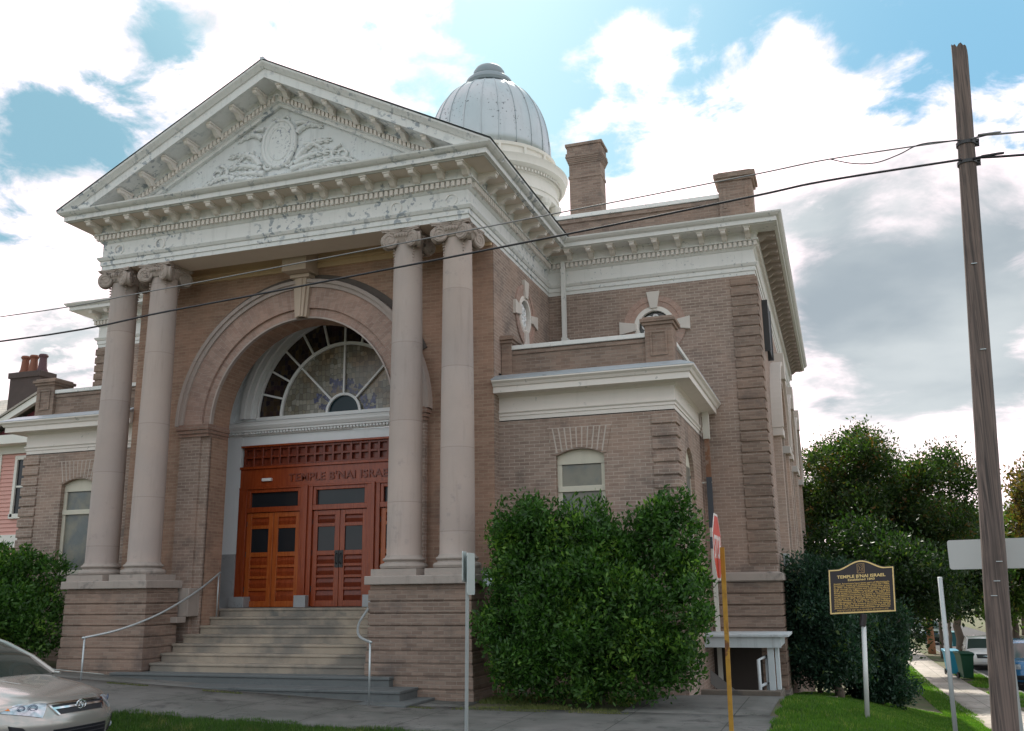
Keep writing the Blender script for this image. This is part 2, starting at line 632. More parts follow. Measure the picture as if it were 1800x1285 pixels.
def wall(mb, fn, u0, u1, v0, v1, th, ops=()):
    """front face with openings: (ua, ub, vb, vs, kind) kind: 'flat'|'seg'|'arch'|'circ'"""
    cur = u0
    q = lambda pts, d=0: mb.poly([fn(u, v, d) for u, v in pts])
    for ua, ub, vb, vs, kind in sorted(ops):
        if ua > cur:
            q([(cur, v0), (ua, v0), (ua, v1), (cur, v1)])
        n = 1 if kind == 'flat' else 24
        uc, R = (ua + ub) / 2, (ub - ua) / 2
        rise = {'flat': 0, 'seg': .13 * (ub - ua), 'arch': R, 'circ': R}[kind]
        U = [uc - R * math.cos(pi * i / n) for i in range(n + 1)]

        def top(u):
            k = max(0, 1 - ((u - uc) / R) ** 2)
            if kind == 'seg':
                return vs + rise * k
            return vs + rise * math.sqrt(k)

        def bot(u):
            if kind == 'circ':
                return vs - R * math.sqrt(max(0, 1 - ((u - uc) / R) ** 2))
            return vb
        for i in range(n):
            a, b = U[i], U[i + 1]
            q([(a, top(a)), (b, top(b)), (b, v1), (a, v1)])
            mb.poly([fn(a, top(a), 0), fn(b, top(b), 0), fn(b, top(b), th), fn(a, top(a), th)])
            if bot(a) > v0 or bot(b) > v0:
                q([(a, v0), (b, v0), (b, bot(b)), (a, bot(a))])
            mb.poly([fn(a, bot(a), 0), fn(b, bot(b), 0), fn(b, bot(b), th), fn(a, bot(a), th)])
        if kind != 'circ':
            for u in (ua, ub):
                mb.poly([fn(u, vb, 0), fn(u, top(u), 0), fn(u, top(u), th), fn(u, vb, th)])
        cur = ub
    if cur < u1:
        q([(cur, v0), (u1, v0), (u1, v1), (cur, v1)])
    return mb


# ------------------------------------------------------------------ terrain
def lerp(a, b, t):
    return a + (b - a) * t


def sstep(t):
    t = max(0, min(1, t))
    return t * t * (3 - 2 * t)


def swz(y):
    return float(np.interp(y, [-20, -6, -2, 8, 15, 27, 40, 60, 100, 400], [-.35, -.4, -.6, -1.22, -1.6, -2.0, -2.25, -2.5, -2.8, -4]))


def G(x, y):
    zl = .045 * max(0, 4 - x)
    zl = min(zl, .55)
    zs = -.09 * max(0, min(y, 30) - 1.5) - .02 * max(0, min(y, 150) - 30)
    g = zl + zs
    if y < -2.6:
        s = sstep((-2.6 - y) / 2.0)
        g = lerp(g, -.03, s)
    if x > 9.8:
        g = lerp(g, swz(y), sstep((x - 9.8) / 3.7))
    return g

# ================================================================== TEMPLE
T = thing('temple_building', 'brick temple with white columned pediment porch, orange wooden doors and ribbed silver dome', 'building', (0, 1.4, 0))
WY, AY, MY, MX, AX, HX = 1.4, 1.68, 5.466, 9.38, 7.95, 4.4
ZA, ZF, ZC, ZT, ZAP = 8.93, 9.60, 9.96, 10.16, 12.87
EXT = [(0.0, ZA), (0.0, 9.03), (.025, 9.03), (.025, 9.13), (.05, 9.14), (.085, 9.20), (.085, 9.22), (.0, 9.22),
       (.0, 9.54), (.03, 9.56), (.06, 9.60), (.06, 9.72), (.14, 9.73), (.14, 9.77), (.11, 9.78), (.11, 9.90), (.15, 9.94), (.54, 9.94), (.54, ZC - .01), (.60, ZC), (.60, 10.06), (.64, 10.07), (.67, 10.09), (.71, 10.13), (.72, ZT), (.0, ZT + .12), (-.3, ZT + .15)]


def dentils(mb, fn, u0, u1, z0=9.605, z1=9.715, d0=.06, d1=.125, pitch=.112, w=.068):
    n = int(round((u1 - u0) / pitch))
    p = (u1 - u0) / n
    for i in range(n):
        u = u0 + (i + .5) * p
        a, b = u - w / 2, u + w / 2
        mb.prism([(a, z0), (b, z0), (b, z1), (a, z1)], fn, -d1, -d0 + .01)


def modprof():
    return [(.10, 9.935), (.10, 9.76), (.15, 9.745), (.21, 9.765), (.26, 9.81), (.31, 9.845), (.38, 9.85), (.43, 9.83), (.48, 9.84), (.50, 9.87), (.50, 9.935)]


def modillion(mb, kind, c, base, w=.125, dz=0):
    """kind 'f' faces -y at y=base; 'r' faces +x at x=base; 'l' faces -x"""
    mb.mark()
    w *= .9
    for ww, grow in ((w, 0), (w + .05, 1)):
        pr = modprof() if not grow else [(.10, 9.938), (.10, 9.905), (.52, 9.905), (.52, 9.938)]
        if kind == 'f':
            fn = lambda o, z, d: (c + d, base - o, z + dz)
        elif kind == 'r':
            fn = lambda o, z, d: (base + o, c + d, z + dz)
        else:
            fn = lambda o, z, d: (base - o, c + d, z + dz)
        mb.prism(pr, fn, -ww / 2, ww / 2)


# -- portico: main brick wall behind the columns
mb = MB()
wall(mb, front(WY), -HX, HX, -.4, 9.3, .62, [(-2.24, 2.24, -.4, 5.50, 'arch')])
PW = mb.build('porch_wall', BRKP, T)
# side returns keep the colour of the outer walls
mb = MB()
for s in (-1, 1):
    a, b = sorted((s * (HX - .02), s * (HX + .012)))
    for (ya, yb, za, zb) in ((WY + .01, AY, -.4, ZA), (AY, MY, 6.2, ZA)):
        if za > 5:   # leave room for the round window
            mb.mark()
            wall(mb, right(s * (HX + .012)) if s > 0 else left(s * (HX + .012)), ya, yb, za, zb, .2, [(3.45 - .36, 3.45 + .36, 7, 7.9, 'circ')])
        else:
            mb.box(a, b, ya, yb, za, zb)
mb.build('porch_side_wall', BRK, T)

# -- arch trims
mb = MB()
mb.ring(front(WY), 0, 5.5, 2.24, 2.44, -.05, .02)
mb.ring(front(WY), 0, 5.5, 2.44, 2.93, -.12, .02)
mb.build('arch_surround', BRKUV, T, recalc=True)
mb = MB()
mb.ring(front(WY), 0, 5.5, 2.90, 2.99, -.17, .02)
mb.ring(front(WY), 0, 5.5, 2.99, 3.07, -.22, .02)
mb.mark()
mb.ring(front(WY), 0, 5.5, 2.215, 2.25, -.10, .0)
mb.build('arch_moulding', STONE, T, recalc=True)
mb = MB()
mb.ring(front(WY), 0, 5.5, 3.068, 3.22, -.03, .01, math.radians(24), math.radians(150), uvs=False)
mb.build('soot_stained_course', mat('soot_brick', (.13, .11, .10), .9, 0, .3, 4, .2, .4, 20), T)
mb = MB()
for s in (-1, 1):
    mb.mark()
    a, b = sorted((s * 2.24, s * 2.44))
    mb.box(a, b, WY - .05, WY + .02, .3, 5.27)
    a, b = sorted((s * 2.44, s * 2.96))
    mb.box(a, b, WY - .12, WY + .02, .3, 5.27)
mb.build('arch_pier', BRK, T)
mb = MB()
for s in (-1, 1):
    mb.mark()
    for o, z0, z1 in ((.02, 5.25, 5.32), (.05, 5.32, 5.40), (.08, 5.40, 5.49), (.05, 5.49, 5.53)):
        a, b = sorted((s * (2.24 - o * .6), s * (2.96 + o)))
        mb.box(a, b, WY - .13 - o, WY + .60, z0, z1)
mb.build('impost_moulding', brickmat('brick_impost', (.27, .17, .13), (.33, .21, .165), (.35, .28, .24)), T, bevel=.008)
mb = MB()
for w0, w1, d in ((.17, .25, -.24), (.10, .17, -.29)):
    mb.prism([(-w0 * .85, 7.72), (w0 * .85, 7.72), (w1 * .85, 8.62), (-w1 * .85, 8.62)], front(WY), d + .05, .02)
mb.prism([(-.03, 7.73), (.03, 7.73), (.05, 8.6), (-.05, 8.6)], front(WY), -.265, .02)
mb.box(-.24, .24, WY - .30, WY + .02, 8.60, 8.68)
mb.build('keystone', mat('keystone_stone', (.50, .40, .32), .8, 0, .12, 2, .3, .1, 40, streak=.2), T, bevel=.01)
mb = MB()
mb.box(-.30, .30, .86, WY + .02, 8.69, 9.28)
mb.box(-.33, .33, .82, WY - .02, 9.20, 9.29)
mb.build('soffit_bracket', MT['keystone_stone'], T, bevel=.01)
# cream band on the wall under the porch ceiling + ceiling
mb = MB()
mb.box(-HX + .02, HX - .02, WY - .05, WY + .05, 8.86, 9.0)
mb.box(-HX + .02, HX - .02, WY - .03, WY + .05, 9.0, 9.3)
mb.box(-HX + .05, HX - .05, WY - .10, WY + .04, 8.98, 9.03)
mb.build('wall_frieze', mat('porch_cream', (.62, .46, .30), .7, 0, .1, 1.5, .3, streak=.3), T)
mb = MB()
mb.box(-HX + .1, HX - .1, .6, WY + .3, 9.3, 9.38)
mb.box(-HX + .6, HX - .6, .70, .82, 9.2, 9.30)
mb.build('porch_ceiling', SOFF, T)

# -- vestibule: white plaster back wall, fan window, doors
VY = 3.2
mb = MB()
wall(mb, front(VY), -3.2, 3.2, 5.9, 9.2, .25, [(-2.34, 2.34, 5.9, 5.95, 'arch')])
mb.box(-3.2, -2.68, VY, VY + .2, 2.77, 5.54)
mb.box(2.68, 3.2, VY, VY + .2, 2.77, 5.54)
mb.box(-2.68, 2.68, VY + .02, VY + .2, 5.3, 5.54)
for s in (-1, 1):
    a, b = sorted((s * 3.2, s * 3.3))
    mb.box(a, b, 2.03, VY, 1.5, 9.2)
mb.box(-3.3, 3.3, 2.03, VY, 9.2, 9.3)
# barrel vault plaster
for i in range(40):
    a, b = pi * i / 40, pi * (i + 1) / 40
    q = lambda t, y, r=2.95: (r * math.cos(t), y, 5.7 + r * math.sin(t))
    mb.poly([q(a, 2.03), q(b, 2.03), q(b, VY), q(a, VY)])
mb.build('vestibule_wall', PLAST, T)
mb = MB()
for r0, r1, d in ((2.30, 2.42, -.05), (2.42, 2.55, -.12), (2.55, 2.66, -.18), (2.66, 2.74, -.10)):
    mb.ring(front(VY), 0, 5.95, r0, r1, d, .03, uvs=False)
mb.build('fanlight_moulding', mat('trim_white', (.80, .80, .80), .55, 0, .05, 1.5, .35), T)
mb = MB()
LP = [(0, 5.54), (.03, 5.56), (.03, 5.62), (.14, 5.63), (.14, 5.67), (.17, 5.68), (.22, 5.75), (.22, 5.79), (.24, 5.84), (.0, 5.88), (-.1, 5.95)]
mb.sweep([(-3.19, VY), (3.19, VY)], [(o, z) for o, z in LP])
mb.build('transom_cornice', MT['trim_white'], T)
mb = MB()
n = 74
for i in range(n):
    u = -3.1 + 6.2 * (i + .5) / n
    mb.box(u - .026, u + .026, VY - .115, VY - .02, 5.575, 5.625)
mb.build('transom_dentils', MT['trim_white'], T)
mb = MB()
for s in (-1, 1):
    mb.mark()
    a, b = sorted((s * 2.68, s * 3.2))
    mb.box(a, b, VY - .06, VY + .2, 1.5, 2.77)
    mb.mark()
    a, b = sorted((s * 2.3, s * 2.7))
    mb.box(a, b, VY - .2, VY + .1, 1.56, 1.80)
for u in (-.86, .86):
    mb.mark()
    mb.box(u - .15, u + .15, VY - .16, VY + .1, 1.56, 1.82)
mb.build('marble_dado', mat('grey_marble', (.36, .37, .38), .35, 0, .3, 2.5, .5, spots=(6, .5, .7, (.16, .17, .19))), T, bevel=.006)

# stained glass fan
def glass_scales(name, ca, cb, cc, sc):
    m = bpy.data.materials.new(name)
    m.use_nodes = True
    t = NT(m.node_tree)
    b = t.n['Principled BSDF']
    P = t.new('ShaderNodeNewGeometry').outputs['Position']
    mp = t.vmath('MULTIPLY', P, (1, 0, .75))
    vo = t.new('ShaderNodeTexVoronoi')
    vo.inputs['Scale'].default_value = sc
    vo.inputs['Randomness'].default_value = .45
    t.put(vo.inputs['Vector'], mp)
    ve = t.new('ShaderNodeTexVoronoi', feature='DISTANCE_TO_EDGE')
    ve.inputs['Scale'].default_value = sc
    ve.inputs['Randomness'].default_value = .45
    t.put(ve.inputs['Vector'], mp)
    sp = t.new('ShaderNodeSeparateColor')
    t.put(sp.inputs[0], vo.outputs['Color'])
    c = t.mix(sp.outputs[0], ca, cb)
    c = t.mix(t.ramp(t.noise(P, 1.6, 3), .45, .65), c, cc)
    hs = t.new('ShaderNodeHueSaturation')
    t.put(hs.inputs['Color'], c)
    t.put(hs.inputs['Value'], t.math('ADD', .6, t.math('MULTIPLY', sp.outputs[1], .6)))
    c = t.mix(t.math('MULTIPLY', t.ramp(ve.outputs['Distance'], .07, .02), .6), hs.outputs[0], (.06, .055, .05))
    t.put(b.inputs['Base Color'], c)
    b.inputs['Roughness'].default_value = .25
    MT[name] = m
    return m


GSC = glass_scales('opal_glass', (.24, .215, .16), (.34, .33, .29), (.28, .21, .14), 10)
GSD = glass_scales('dark_stained_glass', (.02, .015, .03), (.09, .06, .03), (.05, .025, .03), 11)
GSI = glass_scales('iris_glass', (.05, .06, .13), (.13, .14, .25), (.16, .14, .17), 16)
fc = 5.97
mb = MB()
def arcpanel(mb, r0, r1, a0, a1, y, n=12):
    for i in range(n):
        a, b = a0 + (a1 - a0) * i / n, a0 + (a1 - a0) * (i + 1) / n
        q = lambda r, t: (r * math.cos(t), y, fc + r * math.sin(t))
        mb.poly([q(r0, a), q(r1, a), q(r1, b), q(r0, b)])
for i in range(12):
    arcpanel(mb, 1.66, 2.36, pi * i / 12, pi * (i + 1) / 12, VY + .10)
FW = mb.build('fan_window', GSD, T)
mb = MB()
for i in range(4):
    arcpanel(mb, .42, 1.66, pi * i / 4, pi * (i + 1) / 4, VY + .10)
mb.build('scale_pane', GSC, FW)
mb = MB()
for a0 in (22, 62, 85, 112, 150, 100, 35, 165, 10):
    for k in range(5):
        a = math.radians(a0 + random.uniform(-9, 9))
        r = random.uniform(.50, .86)
        c = (r * math.cos(a), fc + r * math.sin(a))
        w = random.uniform(.035, .075)
        ph = random.uniform(0, 6)
        mb.poly([(c[0] + w * (1 + .35 * math.sin(3 * t + ph)) * math.cos(t), VY + .094 - .0006 * k - a0 * .00001, c[1] + w * (1 + .35 * math.sin(3 * t + ph)) * math.sin(t)) for t in [2 * pi * j / 14 for j in range(14)]])
mb.build('iris_pane', GSI, FW)
mb = MB()
arcpanel(mb, .0, .42, 0, pi, VY + .10)
mb.build('lunette_pane', glassmat('lunette_glass', (.01, .03, .04), .3, .3), FW)
mb = MB()
fy = VY + .02
mb.ring(front(fy), 0, fc, .40, .46, 0, .06)
mb.ring(front(fy), 0, fc, 1.625, 1.695, 0, .06)
mb.ring(front(fy), 0, fc, 2.28, 2.36, 0, .06)
def bar(mb, a, r0, r1, w, y0, y1):
    dx, dz = math.cos(a), math.sin(a)
    nx, nz = -dz, dx
    mb.prism([(dx * r0 + nx * w, fc + dz * r0 + nz * w), (dx * r1 + nx * w, fc + dz * r1 + nz * w), (dx * r1 - nx * w, fc + dz * r1 - nz * w), (dx * r0 - nx * w, fc + dz * r0 - nz * w)], lambda u, v, d: (u, d, v), y0, y1)
for i in range(1, 12):
    bar(mb, pi * i / 12, 1.68, 2.3, .022, fy + .004, fy + .06)
for i in (1, 2, 3):
    bar(mb, pi * i / 4, .44, 1.64, .022, fy + .004, fy + .06)
mb.box(-2.36, 2.36, fy - .02, fy + .06, 5.90, 5.985)
mb.build('glazing_bars', MT['trim_white'], FW)

# doors
DY = VY + .06
mb = MB()
mb.box(-2.68, 2.68, DY + .06, DY + .2, 1.56, 5.30)
mb.build('door_backing', WOODK, T)
mb = MB()
for u0, u1 in ((-2.68, -2.46), (-1.02, -.70), (.70, 1.02), (2.46, 2.68)):
    mb.box(u0, u1, DY - .08, DY + .06, 1.58, 4.27)
for u in (-.86, .86):
    mb.box(u - .05, u + .05, DY - .13, DY, 1.80, 4.30)
mb.box(-2.68, 2.68, DY - .06, DY + .061, 4.26, 4.74)
mb.box(-2.68, 2.68, DY - .11, DY + .05, 4.74, 4.80)
mb.box(-2.68, 2.68, DY - .09, DY + .05, 4.26, 4.31)
mb.box(-2.68, 2.68, DY - .10, DY + .05, 5.26, 5.31)
for u0, u1 in ((-2.46, -1.02), (-.70, .70), (1.02, 2.46)):
    mb.box(u0, u1, DY - .07, DY + .05, 3.72, 3.84)
    mb.box(u0, u0 + .08, DY - .05, DY + .05, 3.84, 4.26)
    mb.box(u1 - .08, u1, DY - .05, DY + .05, 3.84, 4.26)
    mb.box(u0 + .08, u1 - .08, DY - .05, DY + .05, 4.18, 4.26)
mb.build('door_frame', WOOD, T, bevel=.008)
mb = MB()
nx = 22
for i in range(nx + 1):
    u = -2.6 + 5.2 * i / nx
    mb.box(u - .028, u + .028, DY - .03, DY + .07, 4.80, 5.26)
for z in (4.83, 5.03, 5.235):
    mb.box(-2.64, 2.64, DY - .024, DY + .07, z - .028, z + .028)
mb.build('coffered_panel', WOODK, T, bevel=.008)
mb = MB()
for u0, u1 in ((-2.38, -1.10), (-.62, .62), (1.10, 2.38)):
    mb.mark()
    mb.box(u0, u1, DY + .02, DY + .045, 3.84, 4.18)
mb.build('transom_pane', GLASS, T)


def fonttext(s, size, mtl, name, parent, matrix, extrude=.01, offset=0, spacing=1.0, width=None, align='CENTER', word=1.0):
    cu = bpy.data.curves.new('t', 'FONT')
    cu.body = s
    cu.size = size
    cu.extrude = extrude
    cu.offset = offset
    cu.space_character = spacing
    cu.space_word = word
    cu.align_x = align
    tmp = bpy.data.objects.new('t', cu)
    COL.objects.link(tmp)
    dg = bpy.context.evaluated_depsgraph_get()
    dg.update()
    me = bpy.data.meshes.new_from_object(tmp.evaluated_get(dg))
    bpy.data.objects.remove(tmp)
    n = len(me.vertices)
    co = np.empty(n * 3)
    me.vertices.foreach_get('co', co)
    co = co.reshape(-1, 3)
    if width:
        w = np.ptp(co[:, 0])
        co[:, 0] *= width / w
    mm = np.array(matrix)
    co = co @ mm[:3, :3].T + mm[:3, 3]
    me.vertices.foreach_set('co', co.ravel())
    me.update()
    me.materials.clear()
    if mtl:
        me.materials.append(mtl)
    if name is None:
        return me
    o = bpy.data.objects.new(name, me)
    COL.objects.link(o)
    if parent is not None:
        o.parent = parent
        o.matrix_parent_inverse = parent_inv(parent)
    return o


MF = Matrix(((1, 0, 0, 0), (0, 0, 1, 0), (0, 1, 0, 0), (0, 0, 0, 1)))   # text plane XY -> XZ facing -y


def textmat(x, y, z, flip=-1):
    return Matrix(((1, 0, 0, x), (0, 0, -1, y), (0, 1, 0, z), (0, 0, 0, 1)))


fonttext("TEMPLE B'NAI ISRAEL", .25, WOODK, 'carved_lettering', T, textmat(0, DY - .07, 4.41), .014, .004, 1.08, width=2.7)


def leaf_door(u0, u1, light, hinge):
    W_ = WOODL if light else WOOD
    st = .13
    mb = MB()
    y0, y1 = DY - .02, DY + .05
    g = .006
    mb.box(u0 + g, u0 + st, y0, y1, 1.57, 3.71)
    mb.box(u1 - st, u1 - g, y0, y1, 1.57, 3.71)
    zs = [1.57, 1.72, 1.97, 2.02, 2.25, 2.30, 2.53, 2.58, 2.74]
    rails = [(1.57, 1.70), (1.93, 1.99), (2.20, 2.26), (2.45, 2.51), (2.70, 2.80), (3.34, 3.42), (3.60, 3.71)]
    for a, b in rails:
        mb.box(u0 + st, u1 - st, y0 + .002, y1, a, b)
    d = mb.build('door', W_, T, bevel=.006)
    mb = MB()
    for (a, b), (c, e) in zip(rails[:-1], rails[1:]):
        mb.mark()
        if 2.75 < b < 3:
            continue
        zc0, zc1 = b, c
        mb.prism([(y1, zc0), (y1, zc1), (y0 + .05, zc1 - .0), (y0 + .018, (zc0 + zc1) / 2), (y0 + .05, zc0)], lambda p, q, dd: (dd, p, q), u0 + st + .001, u1 - st - .001)
    mb.build('panel', WOOD if light else WOODK, d)
    mb = MB()
    mb.box(u0 + st, u1 - st, y0 + .03, y0 + .045, 2.80, 3.34)
    mb.build('glass', GLASS, d)
    mb = MB()
    for z in (1.9, 2.7, 3.4):
        mb.mark()
        mb.box(hinge - .012, hinge + .012, y0 - .012, y0 + .01, z, z + .12)
    mb.build('hinge', DARKM, d)
    return d


for u0, u1, light in ((-2.46, -1.02, 1), (-.70, .70, 0), (1.02, 2.46, 1)):
    um = (u0 + u1) / 2
    d1 = leaf_door(u0, um, light, u0)
    d2 = leaf_door(um, u1, light, u1)
    if light:
        continue
    for d, u in ((d1, um - .055), (d2, um + .055)):
        mb = MB()
        mb.box(u - .05, u + .05, DY - .035, DY - .015, 2.42, 2.80)
        mb.tube([(u, DY - .03, 2.50), (u, DY - .10, 2.54), (u, DY - .10, 2.70), (u, DY - .03, 2.74)], .013)
        mb.build('handle', DARKM, d, bevel=.003)
mb = MB()
mb.box(.36, .50, DY + .02, DY + .028, 3.24, 3.32)
mb.build('window_sticker', mat('paper', (.6, .6, .6), .6), d2)
mb = MB()
mb.box(-2.05, -1.80, DY - .13, DY - .05, 4.44, 4.51)
mb.build('wall_light', MT['trim_white'], T, bevel=.01)

# -- steps and landing
mb = MB()
mb.box(-3.15, 3.15, 2.10, VY + .2, 1.2, 1.50)
ty, tz = 2.04, 1.56
LV = [(2.04, 1.56)]
for k in range(1, 7):
    LV.append((2.04 - .325 * k, 1.56 - .166 * k))
for k, (y, z) in enumerate(LV):
    yb = VY if k == 0 else LV[k - 1][0] + .05
    hw = 2.235 if y > WY - .05 else 2.40
    mb.box(-hw, hw, y - .02, yb, z - .05, z)
    mb.box(-hw + .012, hw - .012, y, yb, z - .24, z - .05)
mb.build('stone_steps', STEP, T, bevel=.012)
mb = MB()
for (y, z, hw, yb) in ((-.28, .405, 3.02, .0), (-.86, .24, 3.50, -.1), (-1.32, .075, 3.82, -.2)):
    mb.box(-hw, hw, y - .02, .4, z - .05, z)
    mb.box(-hw + .015, hw - .015, y, .4, z - .22, z - .05)
mb.build('lower_steps', STEPB, T, bevel=.012)
mb = MB()
for s in (-1, 1):
    mb.mark()
    a, b = sorted((s * 2.26, s * 3.0))
    mb.box(a, b, .98, WY - .02, 1.42, 2.0)
    a, b = sorted((s * 2.3, s * 2.56))
    mb.box(a, b, .70, 1.0, 1.30, 1.42)
mb.build('cheek_block', STONED, T, bevel=.015)

# -- pedestals
def pedestal(s):
    x0, x1 = 2.44, 4.50
    xx = lambda a, b: tuple(sorted((s * a, s * b)))
    root = None
    mb = MB()
    z0 = -.35
    H = 2.0
    # brick courses in bands with a raked joint, battered foot
    zz = [1.995, 1.90]
    bands = []
    z = 1.93
    bands.append((1.93, 2.0, .03))
    while z > .12:
        bands.append((max(z - .215, -.35), z - .022, .055 + .055 * max(0, (1.2 - z))))
        bands.append((z - .022, z, .03 + .055 * max(0, (1.2 - z))))
        z -= .215
    bands.append((-.4, z, .18))
    for a, b, o in bands:
        X = xx(x0 + .07 - o, x1 - .07 + o)
        mb.box(X[0], X[1], -.08 - o + .055, .92 + (0 if o < .1 else 0), a, b)
    p = mb.build('pedestal', BRKD, T, bevel=.012)
    mb = MB()
    X = xx(x0 - .03, x1 + .04)
    mb.box(X[0], X[1], -.17, .96, 2.0, 2.155)
    mb.build('pedestal_cap', STONED, p, bevel=.015)
    return p


for s in (-1, 1):
    pedestal(s)

# -- columns
def spiral_pts(cx, cz, R, turns, n=60):
    out = []
    for i in range(n):
        t = i / (n - 1)
        r = R * (1 - .86 * t)
        a = pi / 2 + 2 * pi * turns * t
        out.append((cx + r * math.cos(a), cz + r * math.sin(a)))
    return out


def column(x, y):
    mb = MB()
    pr = [(.335, 2.49), (.34, 2.50)]
    for i in range(0, 25):
        t = i / 24
        pr.append((.33 - .048 * t ** 1.6, 2.53 + (8.66 - 2.53) * t))
    pr += [(.30, 8.67), (.315, 8.69), (.30, 8.71), (.29, 8.73)]
    mb.lathe([(r, z) for r, z in pr], (x, y), 40)
    c = mb.build('column', STONE, T, smooth=True, auto=math.radians(50))
    mb = MB()
    mb.lathe([(.40, 2.275), (.435, 2.29), (.45, 2.33), (.435, 2.37), (.40, 2.385), (.375, 2.39), (.36, 2.41), (.375, 2.43), (.39, 2.435), (.40, 2.455), (.39, 2.475), (.36, 2.49), (.34, 2.53)], (x, y), 40)
    mb.box(x - .455, x + .455, y - .455, y + .455, 2.157, 2.278)
    mb.build('column_base', STONED, c, auto=math.radians(40))
    # capital: bell, abacus, four angled volutes, festoons
    mb = MB()
    mb.lathe([(.29, 8.64), (.315, 8.66), (.32, 8.70), (.36, 8.76), (.38, 8.80), (.38, 8.84), (.33, 8.86)], (x, y), 32)
    h = .40
    n = 8
    ab = []
    for k in range(4):
        a0, a1 = pi / 4 + k * pi / 2, pi / 4 + (k + 1) * pi / 2
        p0 = Vector((math.cos(a0), math.sin(a0))) * (h * 1.414)
        p1 = Vector((math.cos(a1), math.sin(a1))) * (h * 1.414)
        for i in range(n):
            t = i / n
            p = p0.lerp(p1, t)
            p -= p.normalized() * .07 * math.sin(pi * t)
            ab.append((x + p.x, y + p.y))
    mb.prism(ab, lambda u, v, d: (u, v, d), 8.865, 8.895)
    mb.prism([(x + (u - x) * 1.04, y + (v - y) * 1.04) for u, v in ab], lambda u, v, d: (u, v, d), 8.895, 8.928)
    for k in range(4):
        a = pi / 4 + k * pi / 2
        for da in (-.40, .40):
            dx, dy = math.cos(a + da), math.sin(a + da)
            nx, ny = dy * (1 if da > 0 else -1), -dx * (1 if da > 0 else -1)
            R = .175
            ox_, oy_ = x + math.cos(a) * .57 - dx * .17, y + math.sin(a) * .57 - dy * .17
            cc = 0.0
            # solid disc + raised spiral
            fn = lambda u, v, d: (ox_ + dx * u + nx * d, oy_ + dy * u + ny * d, v)
            disc = [(cc + R * .93 * math.cos(t), 8.70 + R * .93 * math.sin(t)) for t in [2 * pi * i / 22 for i in range(22)]]
            mb.prism(disc, fn, -.04, .035)
            mb.tube([fn(u, v, .035) for u, v in spiral_pts(cc, 8.70, R * .93, 2.1)], .019, 6, .011)
            mb.tube([fn(-.30, 8.80, -.02), fn(-.17, 8.85, .02), fn(cc, 8.70 + R * .93, .035)], .026, 6)
        # festoon drops on the neck
        for j in range(6):
            rr = .31 - .004 * j
            q = .030 - .003 * j
            mb.lathe([(.002, -q), (q * .8, -q * .5), (q, 0), (q * .8, q * .6), (.002, q)], (x + rr * math.cos(a), y + rr * math.sin(a)), 7, 8.60 - .062 * j)
        # mask / flower mid face
        b = a + pi / 4
        for j in range(5):
            t = 2 * pi * j / 5
            px_ = .34
            ox = math.cos(t) * .04
            mb.lathe([(.002, -.025), (.022, -.01), (.022, .012), (.002, .025)], (x + px_ * math.cos(b) - math.sin(b) * ox, y + px_ * math.sin(b) + math.cos(b) * ox), 6, 8.87 + math.sin(t) * .045)
        for j in range(-3, 4):
            t = b + j * .17
            mb.lathe([(.002, -.045), (.03, -.015), (.034, .015), (.02, .04)], (x + .365 * math.cos(t), y + .365 * math.sin(t)), 6, 8.79)
    mb.build('capital', mat('capital_stone', (.40, .335, .295), .85, 0, .25, 3, .3, .2, 40, spots=(9, .52, .66, (.12, .10, .09)), streak=.3), c, auto=math.radians(45))


for x in (-4.03, -2.955, 2.955, 4.03):
    column(x, .375)

# -- portico entablature (three sides) and beam behind
mb = MB()
path = [(-HX, MY), (-HX, 0), (HX, 0), (HX, MY)]
mb.sweep(path, EXT, capends=False)
ENT = mb.build('porch_entablature', PAINTP, T)
mb = MB()
mb.box(-HX + .02, HX - .02, .015, .72, ZA + .002, ZA + .3)
mb.box(-HX + .015, -HX + .7, .722, WY, ZA + .003, ZA + .3)
mb.box(HX - .7, HX - .015, .722, WY, ZA + .003, ZA + .3)
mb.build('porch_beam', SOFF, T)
mb = MB()
dentils(mb, front(0), -HX - .12, HX + .12)
mb.mark()
dentils(mb, right(HX), .05, MY - .12)
mb.mark()
dentils(mb, left(-HX), .05, MY - .12)
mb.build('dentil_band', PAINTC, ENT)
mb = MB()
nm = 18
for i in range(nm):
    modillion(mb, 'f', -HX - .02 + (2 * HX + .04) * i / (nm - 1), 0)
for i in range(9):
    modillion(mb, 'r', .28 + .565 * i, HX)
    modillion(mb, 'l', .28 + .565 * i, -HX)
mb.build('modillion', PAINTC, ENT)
mb = MB()
mb.poly([(-HX - .52, -.52, 9.930), (HX + .52, -.52, 9.930), (HX + .52, -.10, 9.930), (-HX - .52, -.10, 9.930)])
for s in (-1, 1):
    a, b = sorted((s * (HX + .52), s * (HX + .1)))
    mb.poly([(a, -.10, 9.930), (b, -.10, 9.930), (b, MY, 9.930), (a, MY, 9.930)])
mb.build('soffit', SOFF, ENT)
# frieze roundels
mb = MB()
for u in (-3.95, -1.75 - 1.1, 2.85, 4.05):
    mb.mark()
    mb.ring(front(0), u, 9.37, .10, .13, -.02, .01, 0, 2 * pi, 24)
mb.build('frieze_roundel', PAINT, ENT)

# -- pediment
SL = (ZAP - ZT) / (HX + .72)
XE = HX + .72
def zl(x, out=.72):
    return ZAP - SL * abs(x)
mb = MB()
ty0 = .12
# tympanum
mb.poly([(-XE, ty0, ZT - .1), (XE, ty0, ZT - .1), (XE, ty0, ZT), (0, ty0, ZAP), (-XE, ty0, ZT)])
PED = mb.build('pediment', mat('tympanum_paint', (.66, .68, .68), .6, 0, .05, 1.2, .35, .05, 30, spots=(12, .57, .63, (.30, .32, .36)), streak=.45), T)
